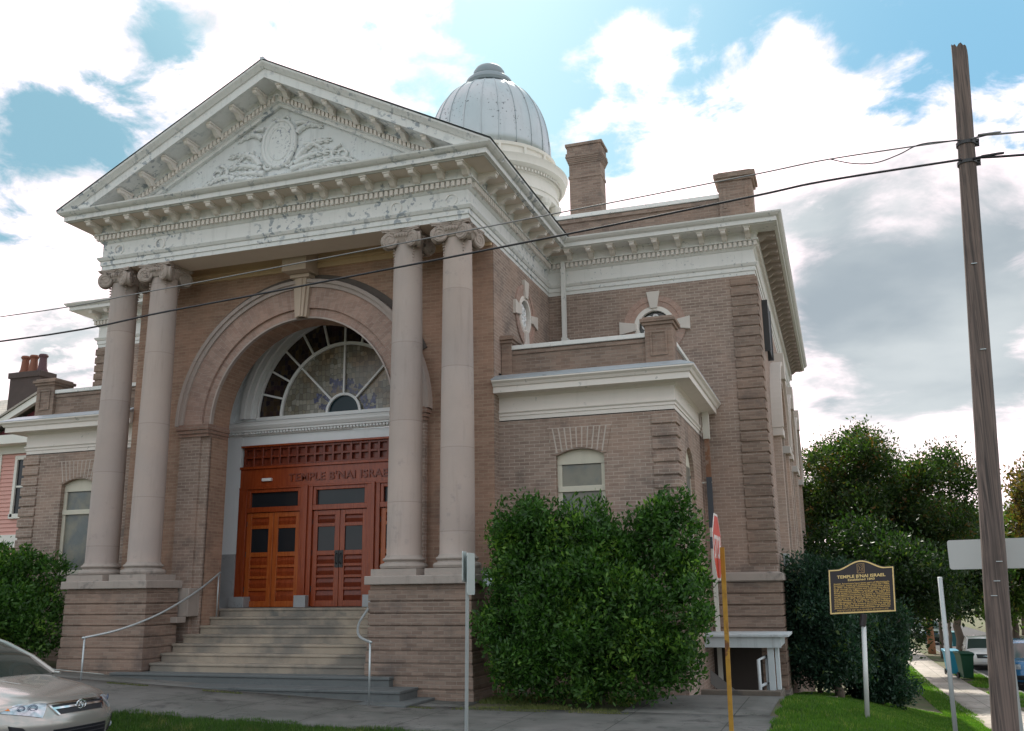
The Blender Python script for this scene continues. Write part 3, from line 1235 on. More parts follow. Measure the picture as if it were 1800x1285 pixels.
# raking cornice: profile (out, drop below roof line)
RP = [(-.1, -.70), (-.03, -.70), (-.03, -.62), (.04, -.61), (.04, -.49), (.10, -.48), (.10, -.45), (.08, -.44), (.08, -.36), (.12, -.335), (.54, -.335), (.56, -.345), (.60, -.345), (.60, -.15), (.63, -.14), (.66, -.10), (.71, -.04), (.72, .0), (-.1, .03)]
RP = [(o, h) for o, h in RP]
mb = MB()
b0 = 0
for s in (-1, 1):
    A = [(0, -o if o > -.05 else ty0 + .01, ZAP + h) for o, h in RP]
    B = []
    for o, h in RP:
        x = s * XE
        B.append((x, -o if o > -.05 else ty0 + .01, ZT + h))
    for k in range(len(RP) - 1):
        mb.poly([A[k], B[k], B[k + 1], A[k + 1]])
    mb.poly(B)
RC = mb.build('raking_cornice', PAINTP, PED)
# mask the part hanging under the horizontal cornice: trim with bisect
bm = bmesh.new()
bm.from_mesh(RC.data)
Winv = wmat(RC)
bmesh.ops.bisect_plane(bm, geom=bm.verts[:] + bm.edges[:] + bm.faces[:], plane_co=(0, 0, ZT - .02), plane_no=(0, 0, 1), clear_inner=True)
bm.to_mesh(RC.data)
bm.free()
mb = MB()
for s in (-1, 1):
    mb.mark()
    n = 44
    for i in range(n):
        x = s * (.06 + (4.25 - .06) * (i + .1) / n)
        z = ZAP - SL * abs(x)
        if z - .58 < ZT + .02:
            continue
        w = .062
        zz = lambda xx: ZAP - SL * abs(xx)
        mb.prism([(x, zz(x) - .595), (x + s * w, zz(x + s * w) - .595), (x + s * w, zz(x + s * w) - .49), (x, zz(x) - .49)], front(0), -.10, -.03)
mb.build('raking_dentils', PAINTC, PED)
mb = MB()
for s in (-1, 1):
    for i in range(8):
        x = s * (.30 + .56 * i)
        dzr = ZAP - SL * abs(x) - .335 - 9.937
        if dzr + 9.75 < ZT:
            continue
        modillion(mb, 'f', x, -.0, w=.11, dz=dzr)
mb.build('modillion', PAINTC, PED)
# sculpted cartouche and acanthus
mb = MB()
yb = ty0
def reltube(pts, r, r2, seg=7):
    mb.tube([(p[0], yb - .02, p[1]) for p in pts], r, seg, r2)
cx_, cz_ = 0, 11.20
for (rx, rz, r) in ((.36, .48, .045), (.24, .34, .028)):
    pts = [(cx_ + rx * math.cos(t), cz_ + rz * math.sin(t)) for t in [2 * pi * i / 36 for i in range(37)]]
    reltube(pts, r, r, 8)
el = [(cx_ + .36 * math.cos(t), cz_ + .48 * math.sin(t)) for t in [2 * pi * i / 36 for i in range(36)]]
mb.prism(el, front(yb), -.035, .01)
reltube([(-.12, 10.95), (-.05, 11.02), (0, 11.0), (.06, 10.97), (.12, 11.03)], .015, .01)
def scroll(cx, cz, R, turns, a0, dirn, r):
    pts = []
    for i in range(30):
        t = i / 29
        rr = R * (1 - .85 * t)
        a = a0 + dirn * 2 * pi * turns * t
        pts.append((cx + rr * math.cos(a), cz + rr * math.sin(a)))
    reltube(pts, r, r * .5)
def frond(x0, z0, ang, L, curl, r, lobes=True):
    pts = []
    x, z, a = x0, z0, ang
    n = 12
    for i in range(n + 1):
        pts.append((x, z))
        x += math.cos(a) * L / n
        z += math.sin(a) * L / n
        a += curl / n
    reltube(pts, r * 1.35, r * .3)
    if lobes:
        for i in range(2, n, 2):
            px_, pz_ = pts[i]
            aa = ang + curl * i / n
            for sd in (-1, 1):
                l = L * .22 * (1 - .5 * i / n)
                q = [(px_, pz_), (px_ + math.cos(aa + sd * .75) * l * .6, pz_ + math.sin(aa + sd * .75) * l * .6), (px_ + math.cos(aa + sd * .45) * l, pz_ + math.sin(aa + sd * .45) * l)]
                reltube(q, r * .75, r * .2, 6)
for s in (-1, 1):
    S = len(mb.v)
    def mir(v): return v
    save = len(mb.v)
    scroll(.12, 11.66, .10, 1.4, pi, -1, .03)
    scroll(.22, 10.78, .10, 1.3, 0, -1, .035)
    frond(.36, 11.55, .3, .42, -1.5, .04)
    frond(.40, 11.35, .9, .55, -1.9, .045)
    frond(.42, 10.80, 1.15, .75, -1.6, .05)
    frond(.38, 10.72, .55, .80, -.9, .05)
    frond(.30, 10.62, .25, .75, -.3, .05)
    frond(.55, 10.52, .45, .65, -.9, .045)
    frond(.9, 10.62, .55, .6, -1.6, .04)
    frond(.10, 10.48, .12, .55, .2, .045)
    frond(.9, 10.42, .12, .7, .05, .04)
    frond(1.25, 10.42, .35, .5, -.6, .035)
    scroll(1.18, 10.78, .17, 1.3, pi / 2, 1, .032)
    frond(1.45, 10.45, .2, .45, -.25, .03)
    frond(.55, 11.1, .0, .45, -1.2, .035)
    for i in range(save, len(mb.v)):
        x, y, z = mb.v[i]
        mb.v[i] = (s * x * (1 if abs(x) < .45 else 1 + .22 * (abs(x) - .45)), y, z)
mb.v = [(x * 1.10, ty0 + (y - ty0) * 1.25, 10.34 + (z - 10.34) * 1.13) for x, y, z in mb.v]
mb.build('carved_cartouche', mat('relief_paint', (.66, .67, .66), .6, 0, .08, 3, .35, .1, 60, spots=(14, .54, .62, (.25, .27, .31))), PED, auto=math.radians(60))
# gable roof
mb = MB()
for s in (-1, 1):
    mb.poly([(0, -.725, ZAP + .012), (s * (XE + .01), -.725, ZT + .012), (s * (XE + .01), MY + 4.5, ZT + .012), (0, MY + 4.5, ZAP + .012)])
    mb.poly([(0, -.725, ZAP + .03), (s * (XE + .02), -.725, ZT + .03), (s * (XE + .02), MY + 4.5, ZT + .03), (0, MY + 4.5, ZAP + .03)])
mb.box(-.04, .04, -.73, 6, ZAP + .0, ZAP + .06)
mb.build('porch_roof', METAL, T, recalc=True)

# -- main body
mb = MB()
for s in (-1, 1):
    if s > 0:
        wall(mb, front(MY), HX, MX, 2.18, ZA, .2, [(7.0 - .40, 7.0 + .40, 7, 7.92, 'circ')])
        wall(mb, right(MX), MY, 21.2, 2.18, ZA, .5, [(yc - 1.35, yc + 1.35, 3.0, 5.7, 'arch') for yc in (9.9, 14.6, 18.9)])
    else:
        wall(mb, front(MY), -MX, -HX, 2.18, ZA, .2, [(-7.4, -6.6, 7, 7.92, 'circ')])
        wall(mb, left(-MX), MY, 21.2, 2.18, ZA, .5, [])
mb.poly([(-MX, 21.2, -3), (MX, 21.2, -3), (MX, 21.2, ZA), (-MX, 21.2, ZA)])
mb.build('hall_wall', BRK, T)
# banded base
mb = MB()
z = 2.0
path = [(-MX, 21.2), (-MX, MY), (MX, MY), (MX, 21.2)]
prof = [(.0, 2.0)]
while z > -3:
    o = .06 + max(0, .0)
    prof += [(.02, z - .0), (.02, z - .025), (.065, z - .03), (.065, z - .235)]
    z -= .24
prof.append((.065, -3.0))
mb.sweep(path, prof)
mb.build('hall_base', BRKD, T)
mb = MB()
mb.sweep(path, [(-.05, 2.2), (.02, 2.2), (.11, 2.16), (.12, 2.02), (.06, 1.99), (-.05, 1.99)])
mb.build('water_table', STONED, T)
# quoins
def quoins(cx, cy, sx, w, z0, z1, pitch=.243, out=.035, dy=1):
    mb = MB()
    z = z1 - .02
    k = 0
    while z - pitch > z0:
        a, b = sorted((cx - sx * w, cx + sx * out))
        mb.prism([(a, z - pitch + .04), (b, z - pitch + .04), (b, z - .012), (a, z - .012)], lambda u, v, d: (u, d, v), cy - out, cy + w)
        z -= pitch
        k += 1
    return mb
for s in (-1, 1):
    quoins(s * MX, MY, s, .57, 2.2, ZA - .02).build('quoins', BRKD if s > 0 else BRKD, T, bevel=.012)
    quoins(s * (AX if s > 0 else 7.72), AY, s, .45, .3, 5.16, .245).build('quoins', BRK, T, bevel=.012)
mb = MB()
EX2 = [(o, z - .004) for o, z in EXT]
mb.sweep([(HX - .25, MY), (MX, MY), (MX, 21.2)], EX2)
mb.mark()
mb.sweep([(-MX, 21.2), (-MX, MY), (-HX + .25, MY)], EX2)
ME_ = mb.build('hall_entablature', PAINT, T)
mb = MB()
dentils(mb, front(MY), HX + .14, MX + .12)
mb.mark()
dentils(mb, right(MX), MY + .02, 21.2)
mb.mark()
dentils(mb, front(MY), -MX - .12, -HX - .14)
mb.build('dentil_band', PAINTC, ME_)
mb = MB()
for i in range(9):
    modillion(mb, 'f', HX + .62 + .535 * i, MY)
    modillion(mb, 'f', -HX - .62 - .535 * i, MY)
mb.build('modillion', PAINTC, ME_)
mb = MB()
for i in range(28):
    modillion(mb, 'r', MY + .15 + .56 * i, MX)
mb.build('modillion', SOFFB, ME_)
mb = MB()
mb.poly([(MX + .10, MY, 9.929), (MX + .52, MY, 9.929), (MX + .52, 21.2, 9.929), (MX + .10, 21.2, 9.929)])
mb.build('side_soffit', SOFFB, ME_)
mb = MB()
mb.box(-MX, MX, MY + .05, 21.2, ZT + .0, ZT + .05)
mb.prism([(5.9, ZT), (21.2, ZT), (13.4, 12.3)], lambda u, v, d: (d, u, v), -MX + .3, MX - .3)
mb.build('hall_roof', METAL, T)
# parapet
PY = 6.25
for s in (-1, 1):
    mb = MB()
    a, b = sorted((s * 4.2, s * 8.7))
    mb.box(a, b, PY, PY + .3, ZT, 11.22)
    mb.box(a, b, PY - .05, PY, 11.10, 11.2)
    mb.box(a, b, PY - .05, PY, 10.55, 10.62)
    c, d = sorted((s * 8.62, s * 9.42))
    pp = mb.build('parapet', BRKD, T, bevel=.01)
    mb = MB()
    mb.box(c, d, PY - .12, PY + .60, ZT, 11.60)
    mb.box(c - .05, d + .05, PY - .17, PY + .65, 11.60, 11.68)
    mb.box(c - .1, d + .1, PY - .22, PY + .70, 11.68, 11.80)
    mb.box(c, d, PY - .12, PY + .60, 11.80, 11.86)
    for e, f in ((c + .1, c + .18), (d - .18, d - .1)):
        mb.box(e, f, PY - .14, PY - .11, 10.9, 11.45)
    mb.build('parapet_pier', BRKD, pp, bevel=.012)
    mb = MB()
    mb.box(a + .0, b - .0, PY - .07, PY + .36, 11.222, 11.33)
    mb.build('coping', PAINT, pp, bevel=.01)
    mb = MB()
    c, d = sorted((s * 9.0, s * 9.3))
    mb.box(c, d, PY + .5, 20.5, ZT, 11.1)
    mb.build('side_parapet', BRKD, pp)
# chimney
mb = MB()
cx, cy = 5.10, 7.05
def cbox(hw, hd, a, b):
    mb.box(cx - hw, cx + hw, cy - hd, cy + hd, a, b)
cbox(.43, .28, ZT, 12.95)
cbox(.45, .30, 12.58, 12.66)
for i in range(6):
    cbox(.43 + .016 * i, .28 + .016 * i, 12.95 + .045 * i, 12.95 + .045 * (i + 1))
cbox(.50, .35, 13.22, 13.30)
cbox(.47, .32, 13.30, 13.5)
cbox(.51, .36, 13.5, 13.58)
mb.build('chimney', BRKD, T, bevel=.008)

# -- dome
DX, DYY = 0.0, 13.4
mb = MB()
R = 2.17
pr = [(2.17, 16.55), (2.185, 16.9)]
for i in range(25):
    t = i / 24 * 1.30
    pr.append((2.185 * math.cos(t) ** .78, 16.93 + 2.72 * (math.sin(t) / math.sin(1.30))))
mb.lathe(pr, (DX, DYY), 96)
DM = mb.build('dome', DOME, T, smooth=True)
mb = MB()
for k in range(22):
    mb.mark()
    a = 2 * pi * k / 22 + .07
    pts = [(DX + (r + .012) * math.cos(a), DYY + (r + .012) * math.sin(a), z) for r, z in pr]
    mb.tube(pts, .02, 6)
mb.build('dome_rib', DOME, DM, smooth=True)
zt_ = pr[-1][1]
mb = MB()
mb.lathe([(.70, zt_ - .1), (.74, zt_ + .02), (.85, zt_ + .06), (.88, zt_ + .16), (.84, zt_ + .28), (.74, zt_ + .38), (.61, zt_ + .44), (.56, zt_ + .48), (.58, zt_ + .54), (.57, zt_ + .68), (.48, zt_ + .83), (.29, zt_ + .92), (.01, zt_ + .95)], (DX, DYY), 48)
mb.build('finial', DOMED, DM, auto=math.radians(35))
mb = MB()
mb.lathe([(2.15, 13.0), (2.15, 14.75), (2.42, 14.78), (2.42, 14.95), (2.46, 14.97), (2.46, 15.08), (2.40, 15.1), (2.40, 15.42), (2.44, 15.45), (2.48, 15.48), (2.48, 15.56), (2.55, 15.58), (2.70, 15.66), (2.72, 15.84), (2.78, 15.92), (2.40, 15.97), (2.36, 15.98), (2.30, 16.05), (2.30, 16.38), (2.36, 16.40), (2.38, 16.50), (2.24, 16.56), (2.18, 16.60)], (DX, DYY), 72)
DR = mb.build('dome_drum', mat('drum_paint', (.72, .69, .63), .6, 0, .06, 1.5, .35, streak=.15), DM, auto=math.radians(35))
mb = MB()
for k in range(120):
    a = 2 * pi * k / 120
    c_, s_ = math.cos(a), math.sin(a)
    w = .03
    for r0, r1, z0, z1 in ((2.46, 2.55, 15.46, 15.555),):
        mb.poly([(DX + r1 * c_ - w * s_, DYY + r1 * s_ + w * c_, z0), (DX + r1 * c_ + w * s_, DYY + r1 * s_ - w * c_, z0), (DX + r1 * c_ + w * s_, DYY + r1 * s_ - w * c_, z1), (DX + r1 * c_ - w * s_, DYY + r1 * s_ + w * c_, z1)])
        for q in (-1, 1):
            mb.poly([(DX + r0 * c_ - q * w * s_, DYY + r0 * s_ + q * w * c_, z0), (DX + r1 * c_ - q * w * s_, DYY + r1 * s_ + q * w * c_, z0), (DX + r1 * c_ - q * w * s_, DYY + r1 * s_ + q * w * c_, z1), (DX + r0 * c_ - q * w * s_, DYY + r0 * s_ + q * w * c_, z1)])
for k in range(16):
    a = 2 * pi * k / 16 + .1
    x, y = DX + 2.34 * math.cos(a), DYY + 2.34 * math.sin(a)
    for z0, z1, r in ((16.03, 16.40, .05), (14.0, 14.56, .13)):
        mb.lathe([(r, z0), (r, z1)], (x, y), 10)
    mb.lathe([(.14, 14.52), (.20, 14.60), (.23, 14.72), (.22, 14.775)], (x, y), 10)
mb.build('drum_ornament', MT['drum_paint'], DR)

# -- round windows with rays
def oculus(fn, uc, vc, r, name, mt):
    mb = MB()
    mb.ring(fn, uc, vc, r, r + .075, -.03, .1, 0, 2 * pi, 36)
    mb.ring(fn, uc, vc, r + .075, r + .11, -.015, .05, 0, 2 * pi, 36)
    o = mb.build('round_window', PAINTC, T)
    mb = MB()
    mb.ring(fn, uc, vc, r + .11, r + .235, -.02, .02, 0, 2 * pi, 40)
    mb.ring(fn, uc, vc, r + .235, r + .36, -.035, .02, 0, 2 * pi, 40)
    mb.build('brick_ring', BRKUV, o)
    mb = MB()
    for k in range(4):
        mb.mark()
        a = k * pi / 2
        c, s = math.cos(a), math.sin(a)
        q = lambda rr, w: (uc + rr * c - w * s, vc + rr * s + w * c)
        mb.prism([q(r + .05, -.085), q(r + .05, .085), q(r + .46, .16), q(r + .46, -.16)], fn, -.075, .02)
    mb.build('stone_ray', mat('ray_stone', (.62, .56, .51), .8, 0, .1, 2, .3), o, bevel=.01)
    mb = MB()
    mb.prism([(uc + r * math.cos(t), vc + r * math.sin(t)) for t in [2 * pi * i / 32 for i in range(32)]], fn, .09, .12)
    mb.build('glass', glassmat('oculus_glass', (.03, .035, .03), .1, .5), o)
    mb = MB()
    rr = random.Random(4)
    for k in range(4):
        for (cr, R_, tn) in ((.55, .34, 1.3), (.62, .2, 1.2)):
            a = pi / 4 + k * pi / 2 + (0 if R_ > .3 else .75)
            cu, cv = uc + cr * r * math.cos(a), vc + cr * r * math.sin(a)
            pts = []
            for i in range(26):
                t = i / 25
                q = R_ * r * (1 - .8 * t)
                b = a + pi + 2 * pi * tn * t
                pts.append(fn(cu + q * math.cos(b), cv + q * math.sin(b), .065))
            mb.tube(pts, .034, 6, .02)
    pts = [fn(uc + .18 * r * math.cos(t), vc + .18 * r * math.sin(t), .065) for t in [2 * pi * i / 16 for i in range(17)]]
    mb.tube(pts, .03, 6)
    mb.build('scroll_grille', MT['trim_white'], o)
    return o


oculus(front(MY), 7.0, 7.92, .38, '', None)
oculus(front(MY), -7.0, 7.92, .38, '', None)
oculus(right(HX + .012), 3.45, 7.9, .34, '', None)

# -- side hall windows: tall arches in stepped brick surrounds
for yc in (9.9, 14.6, 18.9):
    mb = MB()
    fn = right(MX)
    mb.ring(fn, yc, 5.7, 1.35, 1.62, -.10, .02)
    mb.ring(fn, yc, 5.7, 1.62, 1.95, -.20, .02)
    for s in (-1, 1):
        for a, b, o in ((1.35, 1.62, .10), (1.62, 1.95, .18)):
            u0, u1 = sorted((yc + s * a, yc + s * b))
            mb.box(MX - .02, MX + o, u0, u1, 2.2, 5.5)
    sw_ = mb.build('tall_window', brickmat('brick_pale', (.40, .31, .26), (.47, .37, .31), (.5, .42, .36), stain=.25), T)
    mb = MB()
    mb.ring(fn, yc, 5.7, 1.95, 2.06, -.27, .02)
    for s in (-1, 1):
        u0, u1 = sorted((yc + s * 1.33, yc + s * 2.04))
        mb.box(MX - .02, MX + .25, u0, u1, 5.5, 5.7)
    mb.prism([(yc - .17, 7.3), (yc + .17, 7.3), (yc + .24, 8.0), (yc - .24, 8.0)], fn, -.32, .02)
    mb.build('window_hood', MT['ray_stone'], sw_, bevel=.01)
    mb = MB()
    mb.box(MX - .3, MX - .24, yc - 1.35, yc + 1.35, 3.0, 7.05)
    mb.build('glass', GLASS, sw_)
mb = MB()
for k in range(12):
    mb.tube([(MX + .10, 7.3 + .08 * k, 7.55), (MX + .12, 7.3 + .08 * k, 8.75)], .014, 5)
mb.box(MX, MX + .14, 7.2, 7.26, 7.5, 8.8)
mb.box(MX, MX + .14, 8.28, 8.34, 7.5, 8.8)
mb.build('vent_grille', DARKM, T)

# -- annexes
AP = [(0.0, 5.18), (.0, 5.28), (.02, 5.285), (.02, 5.33), (.05, 5.36), (.05, 5.385), (.01, 5.39), (.01, 5.66), (.04, 5.68), (.06, 5.705), (.31, 5.715), (.33, 5.705), (.36, 5.705), (.36, 5.82), (.39, 5.83), (.42, 5.88), (.47, 5.92), (.47, 5.945), (.2, 6.07), (-.15, 6.15)]
for s in (-1, 1):
    sx = (lambda x: x * s)
    AW = AX if s > 0 else 7.72      # the left wing is a little narrower
    dq = AX - AW
    mb = MB()
    ops = [(5.58, 6.55, 2.35, 4.42, 'seg')] if s > 0 else [(-6.55, -5.58, 2.35, 4.42, 'seg')]
    if s > 0:
        wall(mb, front(AY), HX, AX, -.4, 5.2, .14, ops)
        wall(mb, right(AX), AY, MY, -.8, 5.2, .16, [(2.75, 3.9, 2.3, 4.1, 'arch')])
    else:
        wall(mb, front(AY), -AW, -HX, -.4, 5.2, .14, ops)
        wall(mb, left(-AW), AY, MY, -.8, 5.2, .16, [])
    AN = mb.build('wing_wall', BRK, T)
    mb = MB()
    p = [(HX + .013, AY), (AW, AY), (AW, MY)] if s > 0 else [(-AW, MY), (-AW, AY), (-HX - .013, AY)]
    mb.sweep(p, AP)
    mb.build('wing_cornice', PAINTC, AN)
    mb = MB()
    p = [(HX + .0, AY), (AW, AY), (AW, MY)] if s > 0 else [(-AW, MY), (-AW, AY), (-HX, AY)]
    mb.sweep(p, [(.472, 5.95), (.472, 5.965), (.2, 6.095), (-.25, 6.19), (-1.5, 6.22)])
    mb.build('wing_roof', mat('flashing', (.40, .44, .47), .45, .4, .15, 2, .5, spots=(5, .55, .7, (.2, .2, .2)), bump=.3, bs=3), AN)
    mb = MB()
    yy = AY + .22
    a, b = sorted((sx(4.62), sx(7.45 - dq)))
    mb.box(a, b, yy, yy + .25, 6.12, 6.70)
    mb.box(a, b, yy - .03, yy, 6.60, 6.68)
    mb.box(a, b, yy - .03, yy, 6.14, 6.22)
    mb.mark()
    a, b = sorted((sx(7.60 - dq), sx(7.85 - dq)))
    mb.box(a, b, yy + .5, MY - .02, 6.12, 6.70)
    wp = mb.build('wing_parapet', BRKD, AN, bevel=.01)
    mb = MB()
    a, b = sorted((sx(4.62), sx(7.45 - dq)))
    mb.box(a, b, yy - .06, yy + .29, 6.70, 6.79)
    mb.mark()
    c, d = sorted((sx(7.56 - dq), sx(7.90 - dq)))
    mb.box(c, d, yy + .5, MY - .02, 6.70, 6.79)
    mb.build('coping', PAINT, AN, bevel=.01)
    mb = MB()
    for (x0, x1, z1) in ((7.42 - dq, 7.96 - dq, 6.98), (4.42, 4.64, 6.90)):
        mb.mark()
        c, d = sorted((sx(x0), sx(x1)))
        mb.box(c, d, yy - .09, yy + .45, 6.12, z1)
        mb.box(c - .04, d + .04, yy - .13, yy + .49, z1 - .06, z1)
        mb.box(c - .08, d + .08, yy - .17, yy + .53, z1, z1 + .07)
        mb.box(c - .03, d + .03, yy - .12, yy + .48, z1 + .07, z1 + .11)
        if x1 - x0 > .3:
            for e, f, g, h in ((c + .1, c + .14, 6.3, 6.8), (d - .14, d - .1, 6.3, 6.8), (c + .14, d - .14, 6.76, 6.8), (c + .14, d - .14, 6.3, 6.34)):
                mb.box(e, f, yy - .115, yy - .08, g, h)
    mb.build('parapet_pier', BRKD, AN, bevel=.01)
    # front window
    x0, x1 = sorted((sx(5.58), sx(6.55)))
    xc = (x0 + x1) / 2
    fw = AY + .11
    mb = MB()
    seg = [(x0 + (x1 - x0) * i / 12, 4.42 + .13 * (x1 - x0) * (1 - ((i - 6) / 6) ** 2) + .012) for i in range(13)]
    mb.prism([(x0, 4.26), (x1, 4.26)] + seg[::-1], front(fw), 0, .06)
    mb.box(x0, x0 + .09, fw, fw + .06, 2.35, 4.26)
    mb.box(x1 - .09, x1, fw, fw + .06, 2.35, 4.26)
    mb.box(x0 + .09, x1 - .09, fw, fw + .06, 2.35, 2.45)
    mb.box(x0 + .01, x1 - .01, fw - .03, fw + .05, 3.72, 3.83)
    w_ = mb.build('window_frame', mat('window_cream', (.60, .56, .46), .6, 0, .1, 3, .35, streak=.25), AN, bevel=.008)
    mb = MB()
    mb.box(x0 + .09, x1 - .09, fw + .03, fw + .045, 2.45, 4.26)
    mb.build('pane', FROST, w_)
    mb = MB()
    for i in range(11):
        t = (i - 5) / 5
        b0, b1 = xc + t * .50, xc + t * .60
        h0 = 4.44 + .13 * .97 * (1 - t * t) - .0
        mb.prism([(b0 - .04, h0), (b0 + .04, h0), (b1 + .046, 4.97), (b1 - .046, 4.97)], front(AY), -.014, .01)
    mb.build('flat_arch', BRK, w_, bevel=.004)
    mb = MB()
    mb.prism([(xc - .53, 4.46), (xc, 4.585), (xc + .53, 4.46), (xc + .65, 4.98), (xc - .65, 4.98)], front(AY), -.009, .01)
    mb.build('mortar_bed', mat('mortar', (.50, .43, .38), .9), w_)
    mb = MB()
    mb.box(x0 - .06, x1 + .06, AY - .07, AY + .12, 2.24, 2.35)
    mb.build('window_sill', STONED, w_)
mb = MB()
fn = right(AX)
mb.box(AX - .14, AX - .08, 2.75, 3.9, 2.3, 4.15)
mb.prism([(3.325 + .575 * math.cos(t), 4.1 + .575 * math.sin(t)) for t in [pi * i / 16 for i in range(17)]], fn, .08, .14)
sw2 = mb.build('side_window', MT['window_cream'], T)
mb = MB()
mb.box(AX - .075, AX - .07, 2.9, 3.75, 2.4, 4.3)
mb.build('pane', FROST, sw2)
# lamp on the pedestal side, downpipes
mb = MB()
mb.box(4.50, 4.60, .42, .5, 2.12, 2.2)
mb.prism([(.28, 1.95), (.60, 1.95), (.55, 2.10), (.33, 2.10)], lambda u, v, d: (d, u, v), 4.55, 4.80)
mb.build('floodlight', GREYM, T, bevel=.01)
mb = MB()
mb.box(4.78, 4.88, MY - .20, MY - .10, 6.2, 9.72)
mb.box(4.76, 4.90, MY - .22, MY - .09, 7.72, 7.80)
mb.box(4.84, 4.95, MY - .2, MY - .02, 7.72, 7.76)
mb.build('downpipe', PAINT, T)
pipemats = [mat('pipe_paint', (.62, .60, .54), .6), mat('pipe_rust', (.24, .12, .07), .8, 0, .4, 6, spots=(8, .5, .6, (.4, .38, .34))), mat('pipe_dark', (.06, .07, .085), .6)]
mb = MB()
px_, py_ = 8.10, 5.12
for z0, z1, k, w in ((5.1, 5.75, 0, .07), (4.25, 5.1, 1, .05), (3.15, 4.25, 2, .055), (1.2, 3.15, 0, .045), (-.6, 1.2, 0, .045)):
    mb.cur = k
    mb.box(px_ - w, px_ + w, py_ - w, py_ + w, z0, z1)
mb.cur = 2
mb.box(px_ - .058, px_ + .058, py_ - .058, py_ + .058, 2.7, 2.95)
mb.cur = 0
mb.box(px_ - .2, px_ + .06, py_ - .02, py_ + .02, 4.12, 4.15)
mb.build('corner_downpipe', pipemats, T)

# -- handrails
def rail(s, pts):
    mb = MB()
    # smooth curve through points
    P = [Vector((s * x, y, z)) for x, y, z in pts]
    out = []
    for i in range(len(P) - 1):
        p0, p1, p2, p3 = P[max(i - 1, 0)], P[i], P[i + 1], P[min(i + 2, len(P) - 1)]
        for k in range(8):
            t = k / 8
            out.append(.5 * ((2 * p1) + (-p0 + p2) * t + (2 * p0 - 5 * p1 + 4 * p2 - p3) * t * t + (-p0 + 3 * p1 - 3 * p2 + p3) * t ** 3))
    out.append(P[-1])
    mb.tube(out, .022, 8)
    r = mb.build('handrail', GREYM, T, smooth=True)
    mb = MB()
    a = out[1]
    mb.tube([(a.x, a.y, 1.38), (a.x, a.y, a.z - .005)], .018, 8)
    mb.build('post', GREYM, r, smooth=True)
    mb = MB()
    b = out[-2]
    mb.tube([(b.x, b.y, .06), (b.x, b.y, b.z - .005)], .018, 8)
    mb.build('post', GREYM, r, smooth=True)


RPT = [(2.12, 1.84, 2.33), (2.14, 1.2, 1.98), (2.24, .55, 1.66), (2.42, 0.0, 1.41), (2.66, -.6, 1.21), (2.98, -1.15, 1.09)]
rail(-1, RPT)
rail(1, [(2.2, 1.84, 2.33), (2.2, 1.2, 2.03), (2.3, .5, 1.78), (2.46, -.1, 1.56), (2.50, -.5, 1.32), (2.78, -1.0, 1.14), (3.22, -1.42, 1.06)])

# -- basement entry: canopy, post, rail, stairwell walls, dark base opening
mb = MB()
mb.box(7.75, 9.60, 3.95, MY - .07, .91, .96)
mb.box(7.78, 9.44, 4.02, 4.08, .70, .91)
mb.box(9.38, 9.44, 4.08, MY - .07, .72, .91)
can = mb.build('basement_canopy', mat('old_white_board', (.55, .60, .62), .7, 0, .12, 3, .3, streak=.5), T, bevel=.006)
mb = MB()
mb.box(9.16, 9.28, 4.10, 4.2, -.55, .72)
mb.box(9.30, 9.37, 4.20, 4.50, -.6, .70)
mb.build('canopy_post', MT['old_white_board'], can, bevel=.006)
mb = MB()
mb.tube([(9.00, 3.85, -.7), (9.00, 3.85, .48), (9.12, 4.25, .52)], .035, 8)
mb.tube([(9.00, 3.85, -.02), (9.12, 4.25, .02)], .03, 8)
mb.tube([(9.12, 4.25, -.4), (9.12, 4.25, .52)], .03, 8)
mb.build('pipe_rail', MT['old_white_board'], can, smooth=True)
mb = MB()
mb.prism([(7.6, .22), (7.85, .30), (9.0, -.62), (8.78, -.70)], lambda u, v, d: (u, d, v), 4.6, 4.66)
mb.build('stair_stringer', mat('old_wood', (.22, .21, .20), .8), can)
mb = MB()
mb.box(6.85, 9.42, 3.14, 3.32, -1.4, -.03)
mb.box(9.26, 9.42, 3.32, 4.6, -1.4, -.10)
mb.box(9.34, 9.50, 4.6, 5.9, -1.0, -.22)
mb.box(9.50, 10.4, 5.8, 5.95, -1.2, -.38)
mb.build('stairwell_wall', mat('old_concrete', (.17, .145, .12), .85, 0, .25, 2, .3, .3, 20, spots=(3, .48, .7, (.09, .085, .08))), T, bevel=.01)
mb = MB()
mb.box(6.8, 9.3, 3.2, 5.45, -2.4, -2.3)
mb.box(6.8, 6.9, 3.2, 5.45, -2.4, -.4)
mb.box(8.1, 8.2, MY - .12, MY - .066, -2.3, .6)
mb.box(7.3, 8.95, MY - .11, MY - .066, -2.3, .70)
mb.build('basement_shade_boxes', mat('dark_opening', (.045, .036, .03), .9), T)  # dark colour stands in for the shade inside the stairwell and doorway
mb = MB()
mb.prism([(6.35, -2), (7.15, -2), (7.15, .22), (7.05, .36), (6.75, .45), (6.45, .36), (6.35, .22)], right(MX + .07), -.006, .02)
mb.build('side_basement_door', mat('olive_door', (.07, .06, .035), .7), T)
mb = MB()
mb.box(MX + .065, MX + .20, 7.0, 7.3, 2.3, 2.62)
mb.build('meter_box', GREYM, T, bevel=.01)

# ================================================================== GROUND
PIT = (6.9, 9.28, 3.3, 5.42)


def frange(a, b, s):
    n = max(1, int(round((b - a) / s)))
    return [a + (b - a) * i / n for i in range(n + 1)]


